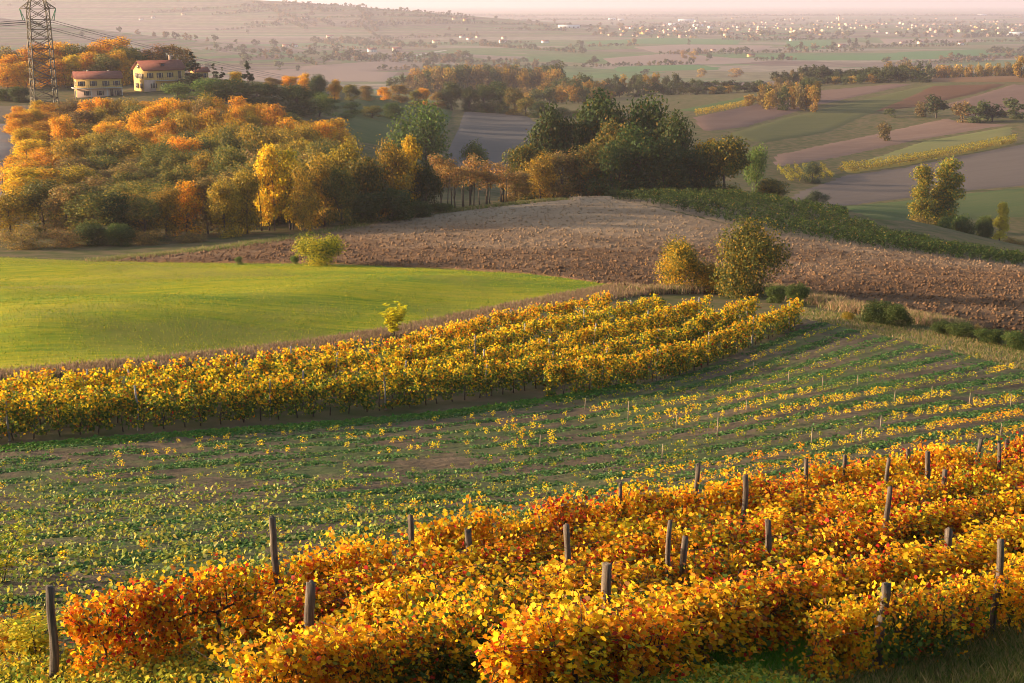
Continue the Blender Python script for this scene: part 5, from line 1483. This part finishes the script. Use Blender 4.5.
for a in [(686, 21.5, 70, 22, 9, 'long white warehouse at the back of the left town part'), (674, 26, 42, 20, 8, 'white warehouse in the middle of the left town part'), (612, 20, 36, 16, 7, 'white shed at the upper left end of the town'), (621, 20.5, 30, 14, 7, 'second white shed at the upper left end of the town'),
          (569, 28, 60, 18, 7, 'long white warehouse at the lower left end of the town'), (1019, 36, 60, 22, 9, 'white arched warehouse at the right edge of the town'), (698, 27, 36, 18, 8, 'white warehouse right of the middle one in the left town'), (982, 15.5, 50, 20, 9, 'lone white warehouse on the plain above the right town part')]: shed(*a)
x, y = hits([(839, 24)])[0]
t = empty('church_tower', (x, y, t1(x, y)), .4); tag(t, 'square brick church tower with pointed roof above the middle of the town', 'tower')
b = MB(); b.box(-3, 3, -3, 3, -1, 26); b.box(-3.4, 3.4, -3.4, 3.4, 26.002, 27); b.box(-2.6, 2.6, -2.6, 2.6, 27.002, 31); b.build('shaft', M_PINK, t)
b = MB(); b.add([(-3,-3,31.01),(3,-3,31.01),(3,3,31.01),(-3,3,31.01),(0,0,37)], [(0,3,2,1),(0,1,4),(1,2,4),(2,3,4),(3,0,4)]); b.build('roof', M_TILE, t)

# ------------------------------------------------------------------ locust saplings at the left edge of the near vineyard
def sapling(px, py, hgt, label, seed, pal, w, ncane=7, spread=.8, leaf=.085):
    rg = np.random.default_rng(seed)
    x, y = hits([(px, py)])[0]
    e = empty('locust_sapling', (x, y, t1(x, y) + .05)); tag(e, label, 'sapling')
    b = MB(); Cs, Ns = [], []
    for c in range(ncane):
        a = rg.uniform(0, 6.28); q = spread * rg.uniform(.3, 1)
        pts = [Vector((0, 0, -.1)), Vector((math.cos(a) * q * .35, math.sin(a) * q * .35, hgt * .5)), Vector((math.cos(a) * q, math.sin(a) * q, hgt * rg.uniform(.75, 1.0)))]
        b.tube(pts, [.018, .012, .005], 5)
        for k in range(12):
            f = .3 + .7 * k / 11; p = pts[0].lerp(pts[1], min(1, f * 2)) if f < .5 else pts[1].lerp(pts[2], f * 2 - 1)
            az = rg.uniform(0, 6.28); d = np.array([math.cos(az), math.sin(az), rg.uniform(-.3, .35)])
            for j in range(6):
                for sd in (-1, 1):
                    side = np.array([-d[1], d[0], 0]) * sd
                    Cs.append(np.array(p) + d * (.06 + .055 * j) + side * .05); Ns.append(np.array([0, 0, 1]) + rg.normal(size=3) * .35)
    V, F = leafs(np.array(Cs), np.array(Ns), leaf, rg)
    link('foliage', mesh_np('sapling_foliage', V, F, M_LEAF, col=pick(pal, w, len(F), rg, .2)), e)
    b.build('stem', M_VINEWOOD, e)
YG = [(.50,.46,.03), (.30,.36,.04), (.62,.46,.03), (.16,.24,.03)]
sapling(2, 590, 1.7, 'yellow green locust sapling at the left edge, behind the leaning end post', 61, YG, [3, 3, 2, 1.5])
sapling(393, 341, 2.5, 'bright yellow sapling behind the back row of the middle vineyard', 65, [(.85,.66,.02), (.70,.58,.03), (.45,.42,.03)], [4, 3, 1], 16, 1.1, .2)
sapling(38, 672, 1.25, 'yellow leaved sapling tangled beside the end post at the lower left', 62, YG, [4, 1, 4, .5], 8, .7)
sapling(12, 660, .9, 'low orange yellow sapling at the lower left edge', 63, [(.70,.42,.02), (.62,.28,.02), (.5,.45,.03)], [3, 2, 2], 7, .6)
sapling(330, 690, .7, 'small yellow green sapling at the foot of the thick grey post', 64, YG, [4, 3, 2, 1], 7, .5)

# ------------------------------------------------------------------ vine rows on the far slope
srg = np.random.default_rng(53)
def slope_rows(lines, names, label, group, per_m, pal, w, size=.34):
    for i, (a, b_) in enumerate(lines):
        ends = hits(C3(a, b_)); q = np.linspace(0, 1, 30)[:, None]
        poly = ends[0] * (1 - q) + ends[1] * q
        V, F, c = row_mesh(poly, srg, per_m, size, 1.7, .3, pal, w, w, zlo=.2, zoff=.3, holes=.05, shoots=5)
        o = empty('vine_row', (0, 0, 0)); o.location = (poly[15][0], poly[15][1], t1(*poly[15]))
        link('foliage', mesh_np('far_vine_row', V - np.array(o.location), F, M_TREE, col=c), o)
        tag(o, label.format(names[i]), 'vine row', group)
slope_rows([((480 - 6 * k, 506 + 7 * k), (1000, 417 + 7 * k)) for k in range(3)], ['upper', 'middle', 'lower'], '{} golden vine row of the narrow strip above the bare field', 'vine rows of the narrow strip', 26,
           [(.40,.27,.03), (.28,.22,.03), (.15,.15,.03)], [3, 3, 2])
slope_rows([((285 + 26 * k, 512 - 1.5 * k), (330 + 24 * k, 550 - 2 * k)) for k in range(6)], ORD[:6], '{} short vine row from the left in the small striped plot', 'vine rows of the small striped plot', 24,
           [(.33,.25,.03), (.24,.20,.03), (.13,.13,.03)], [3, 3, 2])
slope_rows([((40, 350 - 9 * k), (215 - 6 * k, 312 - 5 * k)) for k in range(2)], ['front', 'rear'], '{} golden vine row beside the upper mauve field', 'vine rows beside the upper mauve field', 20, [(.42,.28,.03), (.30,.22,.03)], [3, 2])

# ------------------------------------------------------------------ trellis wires of the near vineyard
for row in 'ABCDEF':
    o0 = ROW0[row]
    for hh, word in ((1.02, 'lower'), (1.5, 'upper')):
        b = MB(); pts = []
        for d in np.arange(0, ROWLEN[row] + .1, 1.5):
            x, y = o0 + RD * d
            pts.append((x, y, t1(x, y) + .2 + hh - .02 * math.sin(d * 2.1) ** 2))
        b.tube(pts, .005, 4)
        tag(b.build('trellis_wire', M_WIRE), f'{word} trellis wire of the {ROWSHORT[row]}', 'trellis wire', 'trellis wires of the near vineyard')
